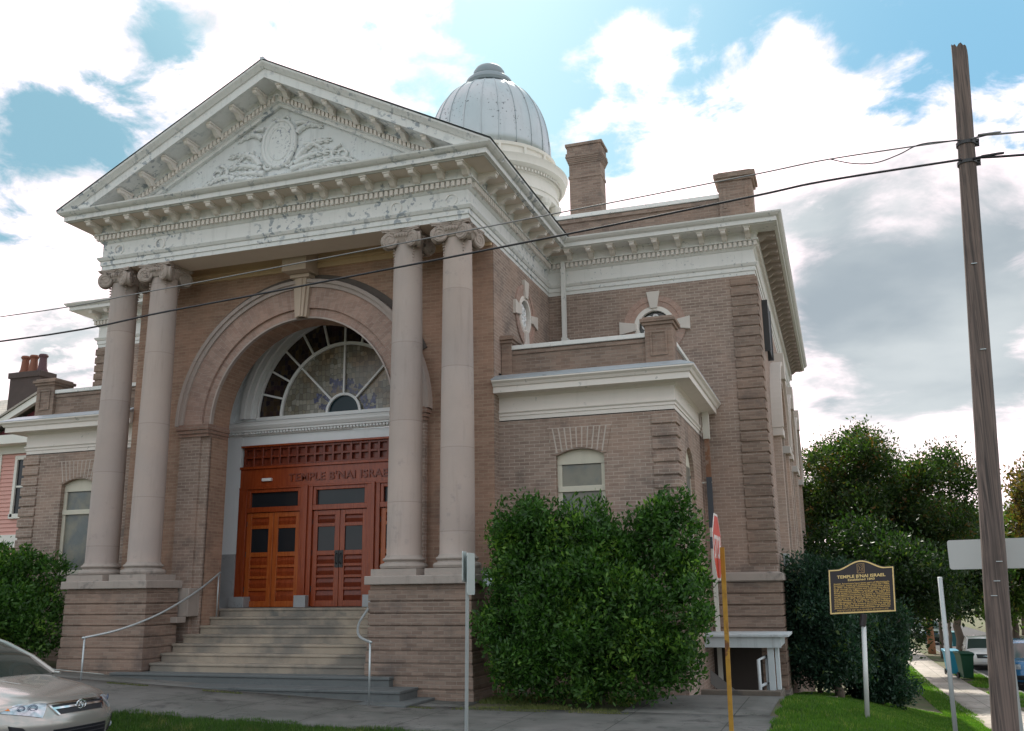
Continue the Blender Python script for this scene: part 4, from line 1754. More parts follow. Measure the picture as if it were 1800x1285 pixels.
def sheet(name, xs, ys, zf, m, skip=None):
    me = bpy.data.meshes.new(name)
    v = [(x, y, zf(x, y)) for y in ys for x in xs]
    f = []
    nx = len(xs)
    for j in range(len(ys) - 1):
        for i in range(nx - 1):
            if skip and skip((xs[i] + xs[i + 1]) / 2, (ys[j] + ys[j + 1]) / 2):
                continue
            f.append((j * nx + i, j * nx + i + 1, (j + 1) * nx + i + 1, (j + 1) * nx + i))
    me.from_pydata(v, [], f)
    me.materials.append(m)
    me.polygons.foreach_set('use_smooth', [True] * len(f))
    o = bpy.data.objects.new(name, me)
    COL.objects.link(o)
    o['kind'] = 'structure'
    return o


EARTH = mat('earth_grass', (.085, .105, .045), .9, 0, .35, 1.2, .2, .5, 8, col2=(.12, .105, .07))
CONC = mat('sidewalk_concrete', (.155, .15, .14), .85, 0, .22, 1.5, .3, .25, 25, col2=(.115, .115, .105), spots=(2.5, .48, .72, (.06, .058, .055)), joints=1.5)
CONCB = mat('side_walk_concrete', (.42, .37, .33), .85, 0, .22, 1.2, .3, .3, 20, col2=(.33, .30, .26), spots=(1.6, .52, .7, (.16, .15, .12)), joints=1.6)
ASPH = mat('asphalt', (.055, .055, .056), .9, 0, .2, 2, .3, .3, 60)


def gz(x, y):
    z = G(x, y)
    if -14.3 < y < -4.85:
        z -= .35
    if 16.35 < x < 24.2 and y > -15:
        z -= .35
    return z


xs = sorted(set([-400, -200, -100, -60, -40, -30, -24, -20] + frange(-17, 6.9, .6) + [PIT[0], PIT[1]] + frange(7.2, 9, .6) + frange(9.4, 16.2, .4) + [16.30, 16.42, 18, 20, 22, 24.15, 24.3, 27, 32, 40, 60, 100, 200, 400]))
ys = sorted(set([-300, -150, -80, -50, -35, -25, -20, -17, -14.4, -14.2, -12, -10, -8, -6.5, -4.9, -4.8] + frange(-4.5, 3.0, .3) + [PIT[2], PIT[3]] + frange(5.7, 20, .7) + frange(21, 60, 2) + [70, 80, 100, 130, 160, 200, 300, 500]))
sheet('ground', xs, ys, gz, EARTH, lambda x, y: PIT[0] < x < PIT[1] and PIT[2] < y < PIT[3])
# road in front and side street
sheet('road', frange(-120, 24, 2) + [40, 80, 160], [-14.3, -12, -10, -8, -6.5, -4.85], lambda x, y: -.17 + (0 if x < 12 else -.02 * (x - 12)), ASPH)
sheet('side_road', [16.42, 18, 20, 22, 24.1], frange(-4, 60, 1.5) + [70, 90, 120, 160, 200], lambda x, y: swz(y) - .15, ASPH)


def slab(name, x0, x1, y0, y1, th, m, nx=1, step=.5, zoff=.0):
    mb = MB()
    ysl = frange(y0, y1, step)
    xsl = frange(x0, x1, step if nx == 0 else (x1 - x0) / nx)
    zf = lambda x, y: G(x, y) + zoff
    o = sheet(name, xsl, ysl, lambda x, y: zf(x, y), m)
    md = o.modifiers.new('Solid', 'SOLIDIFY')
    md.thickness = th
    md.offset = -1
    return o


slab('pavement', -30, 9.6, -3.45, -.95, .12, CONC, nx=0, zoff=.025)
slab('forecourt', -5.2, 4.62, -.95, .35, .1, CONC, nx=0, zoff=.02)
slab('path', 7.3, 9.5, -.95, 3.14, .1, CONC, nx=0, step=.4, zoff=.03)
slab('side_pavement', 13.5, 15.1, -4, 90, .1, CONCB, nx=0, step=.6, zoff=.03)
sheet('side_path', [15.5, 16.2], frange(2, 26, 1), lambda x, y: swz(y) + .012, mat('worn_dirt', (.26, .215, .17), .95, 0, .3, 1.5, .2, .4, 12, col2=(.13, .13, .06)))
mb = MB()
mb.box(-60, 13, -4.86, -4.70, -.3, .0)
struct(mb.build('kerb', CONC, bevel=.01))
mb = MB()
ysl = frange(-3, 100, 2)
for a, b in zip(ysl[:-1], ysl[1:]):
    q = lambda x, y, z: (x, y, swz(y) + z)
    P8 = [q(16.28, a, -.25), q(16.44, a, -.25), q(16.44, b, -.25), q(16.28, b, -.25), q(16.28, a, .02), q(16.44, a, .02), q(16.44, b, .02), q(16.28, b, .02)]
    i0 = len(mb.v)
    mb.v += P8
    for f in ((4, 5, 6, 7), (1, 2, 6, 5), (3, 0, 4, 7)):
        mb.face([i0 + i for i in f])
struct(mb.build('side_kerb', CONC))

# ------------------------------------------------------------------ foliage helpers
def quads_mesh(name, cen, ax, ay, m, parent=None, bend=None):
    """diamond leaves: centre, half-length axis, half-width axis (N,3)"""
    n = len(cen)
    V = np.empty((n, 4, 3), np.float32)
    V[:, 0] = cen - ax
    V[:, 1] = cen - ax * .05 - ay
    V[:, 2] = cen + ax
    V[:, 3] = cen - ax * .05 + ay
    me = bpy.data.meshes.new(name)
    me.vertices.add(n * 4)
    me.vertices.foreach_set('co', V.ravel())
    me.loops.add(n * 4)
    me.loops.foreach_set('vertex_index', np.arange(n * 4, dtype=np.int32))
    me.polygons.add(n)
    me.polygons.foreach_set('loop_start', np.arange(0, n * 4, 4, dtype=np.int32))
    me.polygons.foreach_set('loop_total', np.full(n, 4, np.int32))
    me.update(calc_edges=True)
    me.validate()
    me.materials.append(m)
    o = bpy.data.objects.new(name, me)
    COL.objects.link(o)
    if parent is not None:
        o.parent = parent
        o.matrix_parent_inverse = parent_inv(parent)
    return o


def rand_unit(n, g=RG):
    v = g.normal(size=(n, 3))
    return v / np.linalg.norm(v, axis=1, keepdims=True)


def leaves(name, clumps, n, size, m, parent, g=RG, upbias=.35, sprig=7, sprigr=.16, squash=1.0, shell=.55):
    """clumps: array rows cx,cy,cz,rx,ry,rz ; leaves gathered into sprigs lying near the clump shells"""
    C = np.array(clumps, float)
    w = (C[:, 3] * C[:, 4] + C[:, 3] * C[:, 5] + C[:, 4] * C[:, 5])
    w = w / w.sum()
    ns = n // sprig
    idx = g.choice(len(C), ns, p=w)
    d = rand_unit(ns, g)
    rr = shell + (1 - shell) * g.random(ns) ** .6
    rr *= 1 + .10 * g.normal(size=ns)
    P = C[idx, :3] + d * C[idx, 3:] * rr[:, None]
    P = np.repeat(P, sprig, 0) + g.normal(size=(ns * sprig, 3)) * sprigr * .5
    D = np.repeat(d, sprig, 0)
    N = len(P)
    ax = rand_unit(N, g) * .8 + D * .7 + np.array([0, 0, upbias])
    ax /= np.linalg.norm(ax, axis=1, keepdims=True)
    r2 = rand_unit(N, g)
    ay = np.cross(ax, r2)
    ay /= np.linalg.norm(ay, axis=1, keepdims=True)
    s = size * (.6 + .8 * g.random(N))[:, None]
    return quads_mesh(name, P, ax * s, ay * s * .42, m, parent)


def trunk_mesh(name, base, tips, r, m, parent, g, wig=.12, r_tip=.02, fork=.35):
    mb = MB()
    b = Vector(base)
    cen = Vector((sum(t[0] for t in tips) / len(tips), sum(t[1] for t in tips) / len(tips), sum(t[2] for t in tips) / len(tips)))
    fk = b.lerp(cen, fork)
    fk.x = b.x + (cen.x - b.x) * fork * .5
    fk.y = b.y + (cen.y - b.y) * fork * .5
    L = (fk - b).length
    pts = []
    for i in range(7):
        t = i / 6
        p = b.lerp(fk, t)
        pts.append((p.x + g.normal() * wig * .25 * (0 < i < 6), p.y + g.normal() * wig * .25 * (0 < i < 6), p.z))
    pts[0] = (b.x, b.y, b.z - .1)
    mb.tube(pts, r * 1.15, 10, r * .75)
    for t in tips:
        tv = Vector(t)
        pts = [fk - Vector((0, 0, .05 * L))]
        n = 7
        for i in range(1, n + 1):
            k = i / n
            p = fk.lerp(tv, k)
            p.z += math.sin(k * pi) * (tv - fk).length * .08
            p += Vector((g.normal(), g.normal(), g.normal())) * wig * .5
            pts.append(p)
        mb.tube(pts, r * .55, 7, r_tip)
        for q in range(3):
            i = int(g.integers(2, n))
            p0 = Vector(pts[i])
            p1 = p0 + Vector((g.uniform(-1, 1), g.uniform(-1, 1), g.uniform(0, .8))) * (tv - fk).length * .2
            pm = p0.lerp(p1, .5) + Vector((g.normal(), g.normal(), g.normal())) * wig
            mb.tube([p0, pm, p1], r * .2, 5, r_tip * .7)
    return mb.build(name, m, parent, smooth=True, recalc=False)


BARK = mat('bark', (.13, .105, .085), .9, 0, .3, 4, .2, .6, 25)
BARKL = mat('bark_pale', (.28, .23, .18), .9, 0, .3, 4, .2, .4, 25)
LF_BUSH = leafmat('leaf_bush', (.016, .052, .009), (.06, .145, .022), (.15, .27, .04), .28, .4)
LF_DARK = leafmat('leaf_dark', (.010, .026, .008), (.028, .06, .015), (.10, .13, .025), .35, .2)
LF_MAG = leafmat('leaf_blue_green', (.010, .032, .020), (.034, .08, .048), (.09, .14, .035), .25, .2)
LF_MID = leafmat('leaf_mid', (.05, .10, .02), (.11, .17, .035), (.2, .2, .05), .45, .2)
LF_AUT = leafmat('leaf_autumn', (.05, .055, .018), (.14, .075, .03), (.05, .09, .02), .4, .5)
LF_TREE = leafmat('leaf_tree', (.014, .034, .010), (.045, .075, .018), (.14, .075, .028), .42, .3)
LF_LIGHT = leafmat('leaf_light', (.13, .19, .04), (.24, .28, .07), (.35, .3, .09), .5, .3)


def ellips(c, r, n, g, cr=(.25, .45), flat=1.0):
    """n clumps spread through an ellipsoid"""
    out = []
    d = rand_unit(n, g)
    for i in range(n):
        k = g.random() ** .45 * .82
        s = cr[0] + (cr[1] - cr[0]) * g.random()
        out.append((c[0] + d[i, 0] * r[0] * k, c[1] + d[i, 1] * r[1] * k, c[2] + d[i, 2] * r[2] * k, s * r[0], s * r[1], s * r[2] * flat))
    return out


def plant(name, label, cat, base, clumps, n, size, lm, tips=None, r=.06, seed=1, group=None, bark=None, fork=.35, **k):
    g = np.random.default_rng(seed)
    root = thing(name, label, cat, base, group=group)
    crown = leaves('crown', clumps, n, size, lm, root, g, **k)
    if tips is None:
        cc = clumps[:: max(1, len(clumps) // 7)][:8]
        tips = [c[:3] for c in cc]
    trunk_mesh('trunk', base, tips, r, bark or BARK, root, g, wig=.08 + r * .4, fork=fork)
    return root


# the big clipped shrub before the right wing
g = np.random.default_rng(5)
cl = ellips((6.65, -.05, 1.45), (1.72, 1.05, 1.30), 60, g, (.20, .34))
cl += [(5.35, .1, 2.65, .42, .4, .62), (5.62, .1, 3.05, .32, .3, .48), (6.0, .0, 2.85, .36, .35, .55), (6.5, -.1, 2.7, .4, .4, .5), (6.35, 0, 3.0, .25, .25, .45), (7.25, -.1, 2.35, .45, .4, .45), (7.75, .0, 2.8, .38, .35, .6), (7.95, .05, 3.15, .22, .22, .35), (7.9, .1, 2.0, .5, .45, .6), (7.0, .0, 2.5, .4, .4, .5), (7.35, .05, 2.7, .3, .3, .4), (8.25, .1, 2.1, .35, .35, .55), (5.7, .0, 2.75, .4, .4, .5), (6.75, .1, 3.1, .18, .18, .35), (8.2, 0, 2.6, .32, .32, .5), (6.85, -.1, 2.85, .2, .2, .45), (5.15, .1, 2.1, .35, .4, .5), (5.05, .1, 2.6, .25, .3, .6), (5.5, .0, 2.2, .4, .4, .6), (5.1, .05, .9, .35, .4, .6), (5.3, -.1, .5, .4, .4, .4), (6.2, -.3, .45, .7, .5, .35), (7.3, -.3, .5, .7, .5, .4), (8.1, -.1, .75, .4, .4, .45), (8.35, .0, 1.7, .33, .4, .7), (4.98, .15, 1.4, .3, .4, .6), (7.3, -.6, 1.7, .55, .4, .6), (6.1, -.6, 1.6, .6, .45, .6), (6.7, -.7, .95, .7, .4, .35), (5.6, -.5, .8, .5, .4, .3), (7.8, -.4, .95, .45, .4, .35)]
gs_ = np.random.default_rng(77)
for i in range(34):      # upright shoots breaking the outline
    x = gs_.uniform(4.95, 8.45)
    zt = 2.65 + .35 * math.sin(x * 2.4 + 1.0) + gs_.uniform(-.1, .3)
    cl.append((x, gs_.uniform(-.35, .4), zt, .10, .10, gs_.uniform(.22, .42)))
for i in range(26):
    a = gs_.uniform(0, 2 * pi)
    cl.append((6.7 + 1.85 * math.cos(a), -.05 + gs_.uniform(-.8, -.2), 1.55 + 1.2 * math.sin(a), .16, .16, .22))
plant('shrub', 'big dense dark green evergreen shrub hiding the lower right wing wall', 'shrub', (6.7, .25, -.02), cl, 100000, .046, LF_BUSH, tips=[(5.5, .1, 2.4), (6.0, .2, 2.6), (7.2, 0, 2.3), (7.9, .1, 2.5), (6.6, -.4, 1.5), (5.3, -.2, 1.2), (8.0, -.2, 1.2)], r=.08, seed=6, sprigr=.13, shell=.5)

# left shrub
cl = ellips((-6.7, -.2, 1.5), (2.1, 1.1, 1.25), 44, g, (.22, .36)) + [(-5.9, .2, 2.55, .4, .4, .35), (-6.7, .2, 2.65, .45, .4, .4), (-5.2, .3, 2.35, .35, .4, .35), (-7.6, .1, 2.5, .4, .4, .35), (-5.0, -.1, 1.2, .35, .5, .6)]
plant('shrub', 'dark green shrub in front of the left wing behind the gold car', 'shrub', (-6.4, .2, .45), cl, 62000, .048, LF_BUSH, r=.07, seed=8, sprigr=.13, shell=.5)
cl = [(-9.3, -1.0, 1.9, .5, .5, .55), (-9.0, -.9, 1.4, .5, .5, .5)]
plant('shrub', 'pale yellow green bush tip at the far left edge', 'shrub', (-9.2, -.9, .5), cl, 3500, .055, LF_LIGHT, r=.03, seed=9)

# small tree and shrubs right of the hall corner
cl = ellips((10.2, 6.9, 1.05), (1.05, 1.1, 1.3), 34, g, (.24, .38)) + [(9.9, 6.9, .1, .55, .6, .4), (10.7, 7.2, .2, .5, .5, .4)] + [(9.9, 6.7, 2.2, .5, .5, .4), (10.6, 6.8, 2.0, .5, .5, .5)]
plant('small_tree', 'small dark bushy tree with forked trunk beside the basement entry', 'tree', (10.42, 7.0, -.52), cl, 52000, .045, LF_MAG, tips=[(9.9, 6.8, 1.0), (10.4, 6.9, 1.4), (10.9, 7.0, 1.1), (10.2, 7.2, 1.7)], r=.10, seed=12, fork=.42)
cl = ellips((11.35, 9.2, .5), (.95, 1.0, 1.4), 36, g, (.24, .38)) + [(11.1, 9.0, -.5, .5, .5, .3), (11.7, 9.0, -.5, .5, .5, .3)]
plant('shrub', 'rounded blue green shrub right of the small tree behind the black sign', 'shrub', (11.35, 9.3, -.95), cl, 48000, .045, LF_MAG, r=.07, seed=13)
cl = ellips((9.9, 9.3, .9), (.7, 1.6, 1.3), 20, g, (.26, .4))
plant('shrub', 'dark shrub against the side wall of the hall', 'shrub', (9.95, 9.3, -.8), cl, 12000, .08, LF_DARK, r=.06, seed=14)

# large tree and the rest of the far greenery
def big_tree(name, label, base, c, r, n, nl, size, lm, seed, cr=(.2, .34), tr=.3, sprigr=.5, cat='tree', group=None, bark=None, upper=True, fork=.35, extra=None):
    g = np.random.default_rng(seed)
    cl = ellips(c, r, n, g, cr, .8)
    if extra:
        cl += extra
    tips = [(c[0] + (x[0] - c[0]) * .85, c[1] + (x[1] - c[1]) * .85, c[2] + (x[2] - c[2]) * .8) for x in sorted(cl, key=lambda q: -q[2])[::max(1, len(cl) // 9)][:9]]
    return plant(name, label, cat, base, cl, nl, size, lm, tips=tips, r=tr, seed=seed + 100, group=group, bark=bark, sprigr=sprigr, fork=fork, sprig=9, shell=.45)


big_tree('broad_tree', 'large spreading tree with dark leaves turning rusty at the top beyond the hall', (12.4, 25, -1.9), (12.3, 24, 4.9), (4.5, 3.6, 3.75), 90, 105000, .075, LF_TREE, 21, cr=(.10, .18), tr=.24, fork=.3)
big_tree('broad_tree', 'dark low tree filling the gap under the large rusty topped tree', (11.2, 19, -1.7), (11.2, 19, 1.7), (3.3, 2.4, 2.6), 40, 60000, .075, LF_DARK, 22, cr=(.22, .34), tr=.18)
big_tree('broad_tree', 'green tree shading the side pavement past the large rusty topped tree', (12.8, 33, -2.1), (14.5, 32, 3.2), (3.4, 3.4, 3.1), 34, 45000, .11, LF_DARK, 23, cr=(.2, .32), tr=.2, fork=.5)
big_tree('broad_tree', 'tree with orange tinted crown at the right edge behind the utility pole', (21.5, 33, -2.2), (21.2, 33, 6.0), (3.3, 3.4, 4.0), 34, 45000, .11, LF_AUT, 24, cr=(.18, .3), tr=.25)
big_tree('broad_tree', 'pale green tree far down the side street on its right side', (21.5, 58, -2.6), (20.5, 57, 3.0), (4.2, 4, 3.8), 34, 32000, .16, LF_MID, 25, cr=(.2, .32), tr=.25)
big_tree('broad_tree', 'mid green tree whose crown shows between the rusty topped tree and the utility pole', (16.6, 44, -2.4), (16.4, 44, 3.9), (3.4, 3.5, 3.0), 32, 38000, .13, LF_TREE, 26, cr=(.2, .3), tr=.22, fork=.6)
big_tree('broad_tree', 'sunlit tree at the far end of the side street', (11.5, 88, -2.8), (13, 88, 3.5), (9, 5, 5.2), 36, 32000, .22, LF_MID, 27, cr=(.2, .3), tr=.3)
big_tree('broad_tree', 'darker tree at the far end of the side street on the right', (26, 84, -2.8), (26, 84, 5.0), (9, 5, 6.5), 36, 32000, .22, LF_TREE, 28, cr=(.2, .3), tr=.3)
big_tree('broad_tree', 'low leafy tree hanging over the far pavement left of the dark truck', (13.6, 52, -2.4), (13.2, 52, 1.6), (2.8, 3.2, 2.9), 26, 14000, .2, LF_MID, 29, cr=(.22, .34), tr=.16, fork=.5)
# thin street trees
for i, (x, y, rr, h, lb) in enumerate([(15.7, 52.5, .22, 3.6, 'brown straight trunk by the far pavement left of the grey sign post'), (15.9, 47.5, .10, 3.2, 'thin wavy trunk between the brown trunk and the grey sign post'), (16.0, 43, .09, 3.0, 'thin curving trunk nearest the white car among the street trees')]):
    g = np.random.default_rng(60 + i)
    z = swz(y)
    cl = ellips((x, y, z + h + .9), (1.5, 1.5, 1.1), 12, g, (.3, .45))
    plant('street_tree', lb, 'tree', (x, y, z), cl, 4500, .16, LF_MID, r=rr, seed=70 + i, group='street trees on the far verge', bark=mat('bark_red', (.30, .15, .08), .9) if i == 0 else BARK, fork=.72)

# ------------------------------------------------------------------ grass
def grass(name, pts, h, w, m, lean=.35, g=RG):
    n = len(pts)
    up = np.zeros((n, 3))
    up[:, 2] = 1
    d = rand_unit(n, g)
    d[:, 2] = 0
    ax = up + d * lean * g.random((n, 1)) * 2
    hh = (h * (.4 + .9 * g.random(n)))[:, None]
    a = g.random(n) * 2 * pi
    ay = np.stack([np.cos(a), np.sin(a), np.zeros(n)], 1) * w
    V = np.empty((n, 3, 3), np.float32)
    V[:, 0] = pts - ay
    V[:, 1] = pts + ay
    V[:, 2] = pts + ax * hh
    me = bpy.data.meshes.new(name)
    me.vertices.add(n * 3)
    me.vertices.foreach_set('co', V.ravel())
    me.loops.add(n * 3)
    me.loops.foreach_set('vertex_index', np.arange(n * 3, dtype=np.int32))
    me.polygons.add(n)
    me.polygons.foreach_set('loop_start', np.arange(0, n * 3, 3, dtype=np.int32))
    me.polygons.foreach_set('loop_total', np.full(n, 3, np.int32))
    me.update(calc_edges=True)
    me.validate()
    me.materials.append(m)
    o = bpy.data.objects.new(name, me)
    COL.objects.link(o)
    o['kind'] = 'stuff'
    return o


def scatter(n, x0, x1, y0, y1, ok, g=RG, zo=0.0):
    X = g.uniform(x0, x1, n)
    Y = g.uniform(y0, y1, n)
    P = [(x, y, gz(x, y) + zo) for x, y in zip(X, Y) if ok(x, y)]
    return np.array(P)


def patchy(x, y, s=1.3):
    return math.sin(x * 1.7 * s + 1.3 * math.sin(y * 2.1 * s)) + math.sin(y * 2.3 * s + 1.7 * math.sin(x * 1.1 * s))


GR = leafmat('grass_blades', (.03, .075, .014), (.065, .13, .024), (.16, .17, .06), .35, .3)
GRL = leafmat('lawn_blades_sunlit', (.04, .105, .014), (.10, .20, .025), (.22, .26, .07), .4, .25)  # brighter copy of the verge grass; sun on the lawn is in its colour
GRD = leafmat('grass_blades_dry', (.09, .12, .03), (.16, .17, .06), (.25, .22, .1), .3, .3)
P1 = scatter(60000, -5, 6.5, -4.68, -3.30, lambda x, y: x < 5.3 + .3 * math.sin(y * 3) and patchy(x, y) > -.9 and y < -3.42 + .09 * math.sin(x * 3.1) + .06 * math.sin(x * 9))
grass('verge_grass', P1, .06, .006, GR)
P2 = scatter(150000, 9.3, 13.6, -3.4, 12, lambda x, y: x < 13.55 + .12 * math.sin(y * 1.3) and not (x < 9.6 + .05 * math.sin(y * 5) and y < 6) and not (9.2 < x < 10.5 and 3.1 < y < 6 and patchy(x, y, 2) > .3))
grass('lawn_grass', P2, .055, .008, GRL)
P3 = scatter(18000, 15.15, 16.25, 2, 34, lambda x, y: x > 15.25 + .35 * math.sin(y * 1.1) and patchy(x, y, .7) > -.9)
grass('kerb_grass', P3, .09, .012, GRL)
P4 = scatter(26000, 4.6, 9.2, -1.3, 1.4, lambda x, y: not (7.25 < x < 9.55) and patchy(x, y, 1.6) > .1)
grass('dry_grass', P4, .06, .006, GRD)
P5 = scatter(9000, -5, 7.5, -1.28, -1.18, lambda x, y: patchy(x, y, 2) > .6)
grass('joint_grass', P5, .05, .006, GRD)
P6 = scatter(20000, 12.9, 13.7, 12, 40, lambda x, y: True)
grass('border_grass', P6, .08, .012, GRL)


# ================================================================== VEHICLES
def paint(name, col, rough=.28, metal=.5):
    return mat(name, col, rough, metal, .04, .8, .5, coat=.7)


TYRE = mat('tyre_rubber', (.02, .02, .02), .85)
RIM = mat('wheel_metal', (.45, .46, .47), .3, .9)
CARGLASS = mat('car_glass', (.035, .05, .045), .05, 0, .1, 1, .7)
CHROME = mat('chrome', (.75, .76, .78), .12, 1.0, .03)
BLACKP = mat('black_plastic', (.012, .013, .018), .45, 0, .2, 4)
LENS = mat('headlight_lens', (.30, .34, .38), .12, .35, .5, 14, .8, col2=(.55, .60, .65))
AMBER = mat('amber_lens', (.75, .20, .03), .2, 0, .1)


def wheel(parent, x, y, r, w=.21):
    mb = MB()
    pr = [(.62 * r, -w / 2), (.9 * r, -w / 2), (r, -w * .36), (r, w * .36), (.9 * r, w / 2), (.62 * r, w / 2)]
    n = 28
    s = 1 if y > 0 else -1
    for q in range(n):
        for i in range(len(pr) - 1):
            P = []
            for (rr, d), k in ((pr[i], q), (pr[i + 1], q), (pr[i + 1], q + 1), (pr[i], q + 1)):
                a = 2 * pi * k / n
                P.append((x + rr * math.cos(a), y + d, r + rr * math.sin(a)))
            mb.poly(P)
    o = mb.build('wheel', TYRE, parent, smooth=True)
    loc(o)
    mb = MB()
    fn = lambda u, v, d: (x + u, y + s * d, r + v)
    mb.prism([(.6 * r * math.cos(t), .6 * r * math.sin(t)) for t in [2 * pi * i / 24 for i in range(24)]], fn, -w * .3, w * .22)
    for k in range(7):
        a = 2 * pi * k / 7
        c, s_ = math.cos(a), math.sin(a)
        mb.prism([(c * .1 * r - s_ * .06 * r, s_ * .1 * r + c * .06 * r), (c * .62 * r - s_ * .04 * r, s_ * .62 * r + c * .04 * r), (c * .62 * r + s_ * .04 * r, s_ * .62 * r - c * .04 * r), (c * .1 * r + s_ * .06 * r, s_ * .1 * r - c * .06 * r)], fn, w * .2, w * .42)
    mb.build('rim', RIM, o)
    return o


def vehicle(name, label, cat, P, location, rz, detail=None):
    """nose at x=0 pointing +x, body behind it at negative x"""
    root = thing(name, label, cat, location, rz, local=True)
    hw, L = P['hw'], P['L']
    front_, hood, back = P['front'], P['hood'], P['back']     # lists of (x,z)
    bl = P['bulge']
    n = 24

    def plan(y, z, k=1):
        return -bl * (abs(y) / hw) ** 3.2 * k

    def crown(y, t):
        return -P['crown'] * t * (abs(y) / hw) ** 3.5

    prof = [(x, z, 1, 0) for x, z in front_] + [(x, z, max(0, 1 - (i + 1) / 2.5), 1) for i, (x, z) in enumerate(hood)] + [(x, z, 0, 1) for x, z in P['deck']] + [(x, z, -1, 0.0) for x, z in back]
    def dens(seq, m):
        o = []
        for i in range(len(seq) - 1):
            a, b, c, d = seq[max(i - 1, 0)], seq[i], seq[i + 1], seq[min(i + 2, len(seq) - 1)]
            for q in range(m):
                t_ = q / m
                o.append(tuple(.5 * (2 * b[j] + (c[j] - a[j]) * t_ + (2 * a[j] - 5 * b[j] + 4 * c[j] - d[j]) * t_ ** 2 + (3 * b[j] - a[j] - 3 * c[j] + d[j]) * t_ ** 3) for j in (0, 1)) + (b[2] + (c[2] - b[2]) * t_, b[3] + (c[3] - b[3]) * t_))
        o.append(seq[-1])
        return o
    prof = dens(prof, 3)
    mb = MB()
    rows = []
    for x, z, k, t in prof:
        row = []
        for i in range(n + 1):
            y = -hw * math.cos(pi * i / n)
            kk = abs(y) / hw
            zz = z + crown(y, t)
            if t < .5:
                zz = zz + (-.04 * kk ** 3 if z > .5 else 0)
            row.append((x + plan(y, z, k), y * (P['tuck'] if z < .3 else 1), zz))
        rows.append(row)
    for a, b in zip(rows[:-1], rows[1:]):
        for i in range(n):
            mb.poly([a[i], a[i + 1], b[i + 1], b[i]])
    # flanks with wheel arches
    zb = .24
    for side, i in ((-1, 0), (1, n)):
        edge = [r[i] for r in rows]
        top = [p for p, q in zip(edge, prof) if q[3] > 0]
        xf, xr = edge[0][0], edge[-1][0]
        fe = [p for p, q in zip(edge, prof) if q[3] == 0 and q[2] > 0]
        re_ = [p for p, q in zip(edge, prof) if q[2] < 0]
        poly = fe + top + re_
        # sample the underside with arches
        under = []
        for wx in (P['wr'], P['wf']):
            R = P['r'] * 1.14
            for j in range(13):
                a = pi * j / 12
                under.append((wx - R * math.cos(a), side * hw, max(zb, P['r'] + R * math.sin(a) * .98)))
        pts = [(p[0], p[2]) for p in poly] + [(p[0], p[2]) for p in under]
        bulge_ = []
        mb.poly([(x, side * hw, z) for x, z in pts])
    body = mb.build('body', P['paint'], root, auto=math.radians(42), recalc=True, weld=True)
    loc(body)
    # greenhouse
    cab = P['cab']           # (x,z) from windscreen base over roof to rear
    zb0 = cab[0][1]
    hb = P['hb']
    rw = P['rw']
    ztop = max(z for x, z in cab)

    def gw(z):
        return hb + (rw - hb) * ((z - zb0) / (ztop - zb0)) ** 1.2
    m = 10
    rr = []
    for x, z in cab:
        w = gw(max(z, zb0))
        rr.append([(x - .10 * (abs(math.cos(pi * i / m))) ** 2 * (1 if x > P['mid'] else -1), -w * math.cos(pi * i / m), z + (.03 if z > zb0 + .1 else 0) * math.sin(pi * i / m)) for i in range(m + 1)])
    gl, rf = MB(), MB()
    nwin = P['nw']
    for k, (a, b) in enumerate(zip(rr[:-1], rr[1:])):
        t = gl if (k < nwin or k >= len(cab) - 1 - P['nr']) else rf
        for i in range(m):
            t.poly([a[i], a[i + 1], b[i + 1], b[i]])
    for i in (0, m):
        gl.poly([r[i] for r in rr])
    g_ = gl.build('window_glass', CARGLASS, root, smooth=False, auto=math.radians(30))
    for i in (0, m):
        s = -1 if i == 0 else 1
        rf.tube([r[i] for r in rr], .03, 6)
        for xp in P['pillars']:
            z1 = float(np.interp(-xp, [-c[0] for c in cab], [c[1] for c in cab]))
            rf.tube([(xp, s * (hb + .005), zb0), (xp - .05, s * (gw(z1) + .008), z1 - .01)], .028, 6)
        rf.tube([(cab[0][0], s * (hb + .0), zb0), (cab[-1][0], s * (hb + .0), cab[-1][1])], .022, 6)
    loc(rf.build('roof', P['paint'], root, auto=math.radians(40)))
    for wx in (P['wf'], P['wr']):
        for s in (-1, 1):
            wheel(root, wx, s * (hw - .11), P['r'])
    mb = MB()
    mb.box(P['wr'] - .5, P['wf'] + .5, -hw + .16, hw - .16, .22, .5)
    for wx in (P['wf'], P['wr']):
        mb.box(wx - P['r'] * 1.1, wx + P['r'] * 1.1, -hw + .02, hw - .02, P['r'] * .8, P['r'] * 1.9)
    loc(mb.build('underbody', BLACKP, root))
    fr = sorted([(z, x) for x, z in front_ + hood[:1]])

    def fx(y, z):
        return float(np.interp(z, [q[0] for q in fr], [q[1] for q in fr])) + plan(y, z)

    def patch(name, quad, m_, off=.012, parent=root, nu=12, nv=4, shape=None):
        """quad: 4 (y,z) corners order bl, br, tr, tl"""
        mb = MB()
        g2 = []
        for j in range(nv + 1):
            row = []
            for i in range(nu + 1):
                u, v = i / nu, j / nv
                y = (quad[0][0] * (1 - u) + quad[1][0] * u) * (1 - v) + (quad[3][0] * (1 - u) + quad[2][0] * u) * v
                z = (quad[0][1] * (1 - u) + quad[1][1] * u) * (1 - v) + (quad[3][1] * (1 - u) + quad[2][1] * u) * v
                z2 = z + (-.04 * (abs(y) / hw) ** 3 if z > .5 else 0)
                kk = min(1, abs(y) / hw)
                row.append((fx(y, z) + off * (1 - .3 * kk), y + (off * .9 if y > 0 else -off * .9) * kk ** 3, z2))
            g2.append(row)
        for a, b in zip(g2[:-1], g2[1:]):
            for i in range(nu):
                mb.poly([a[i], a[i + 1], b[i + 1], b[i]])
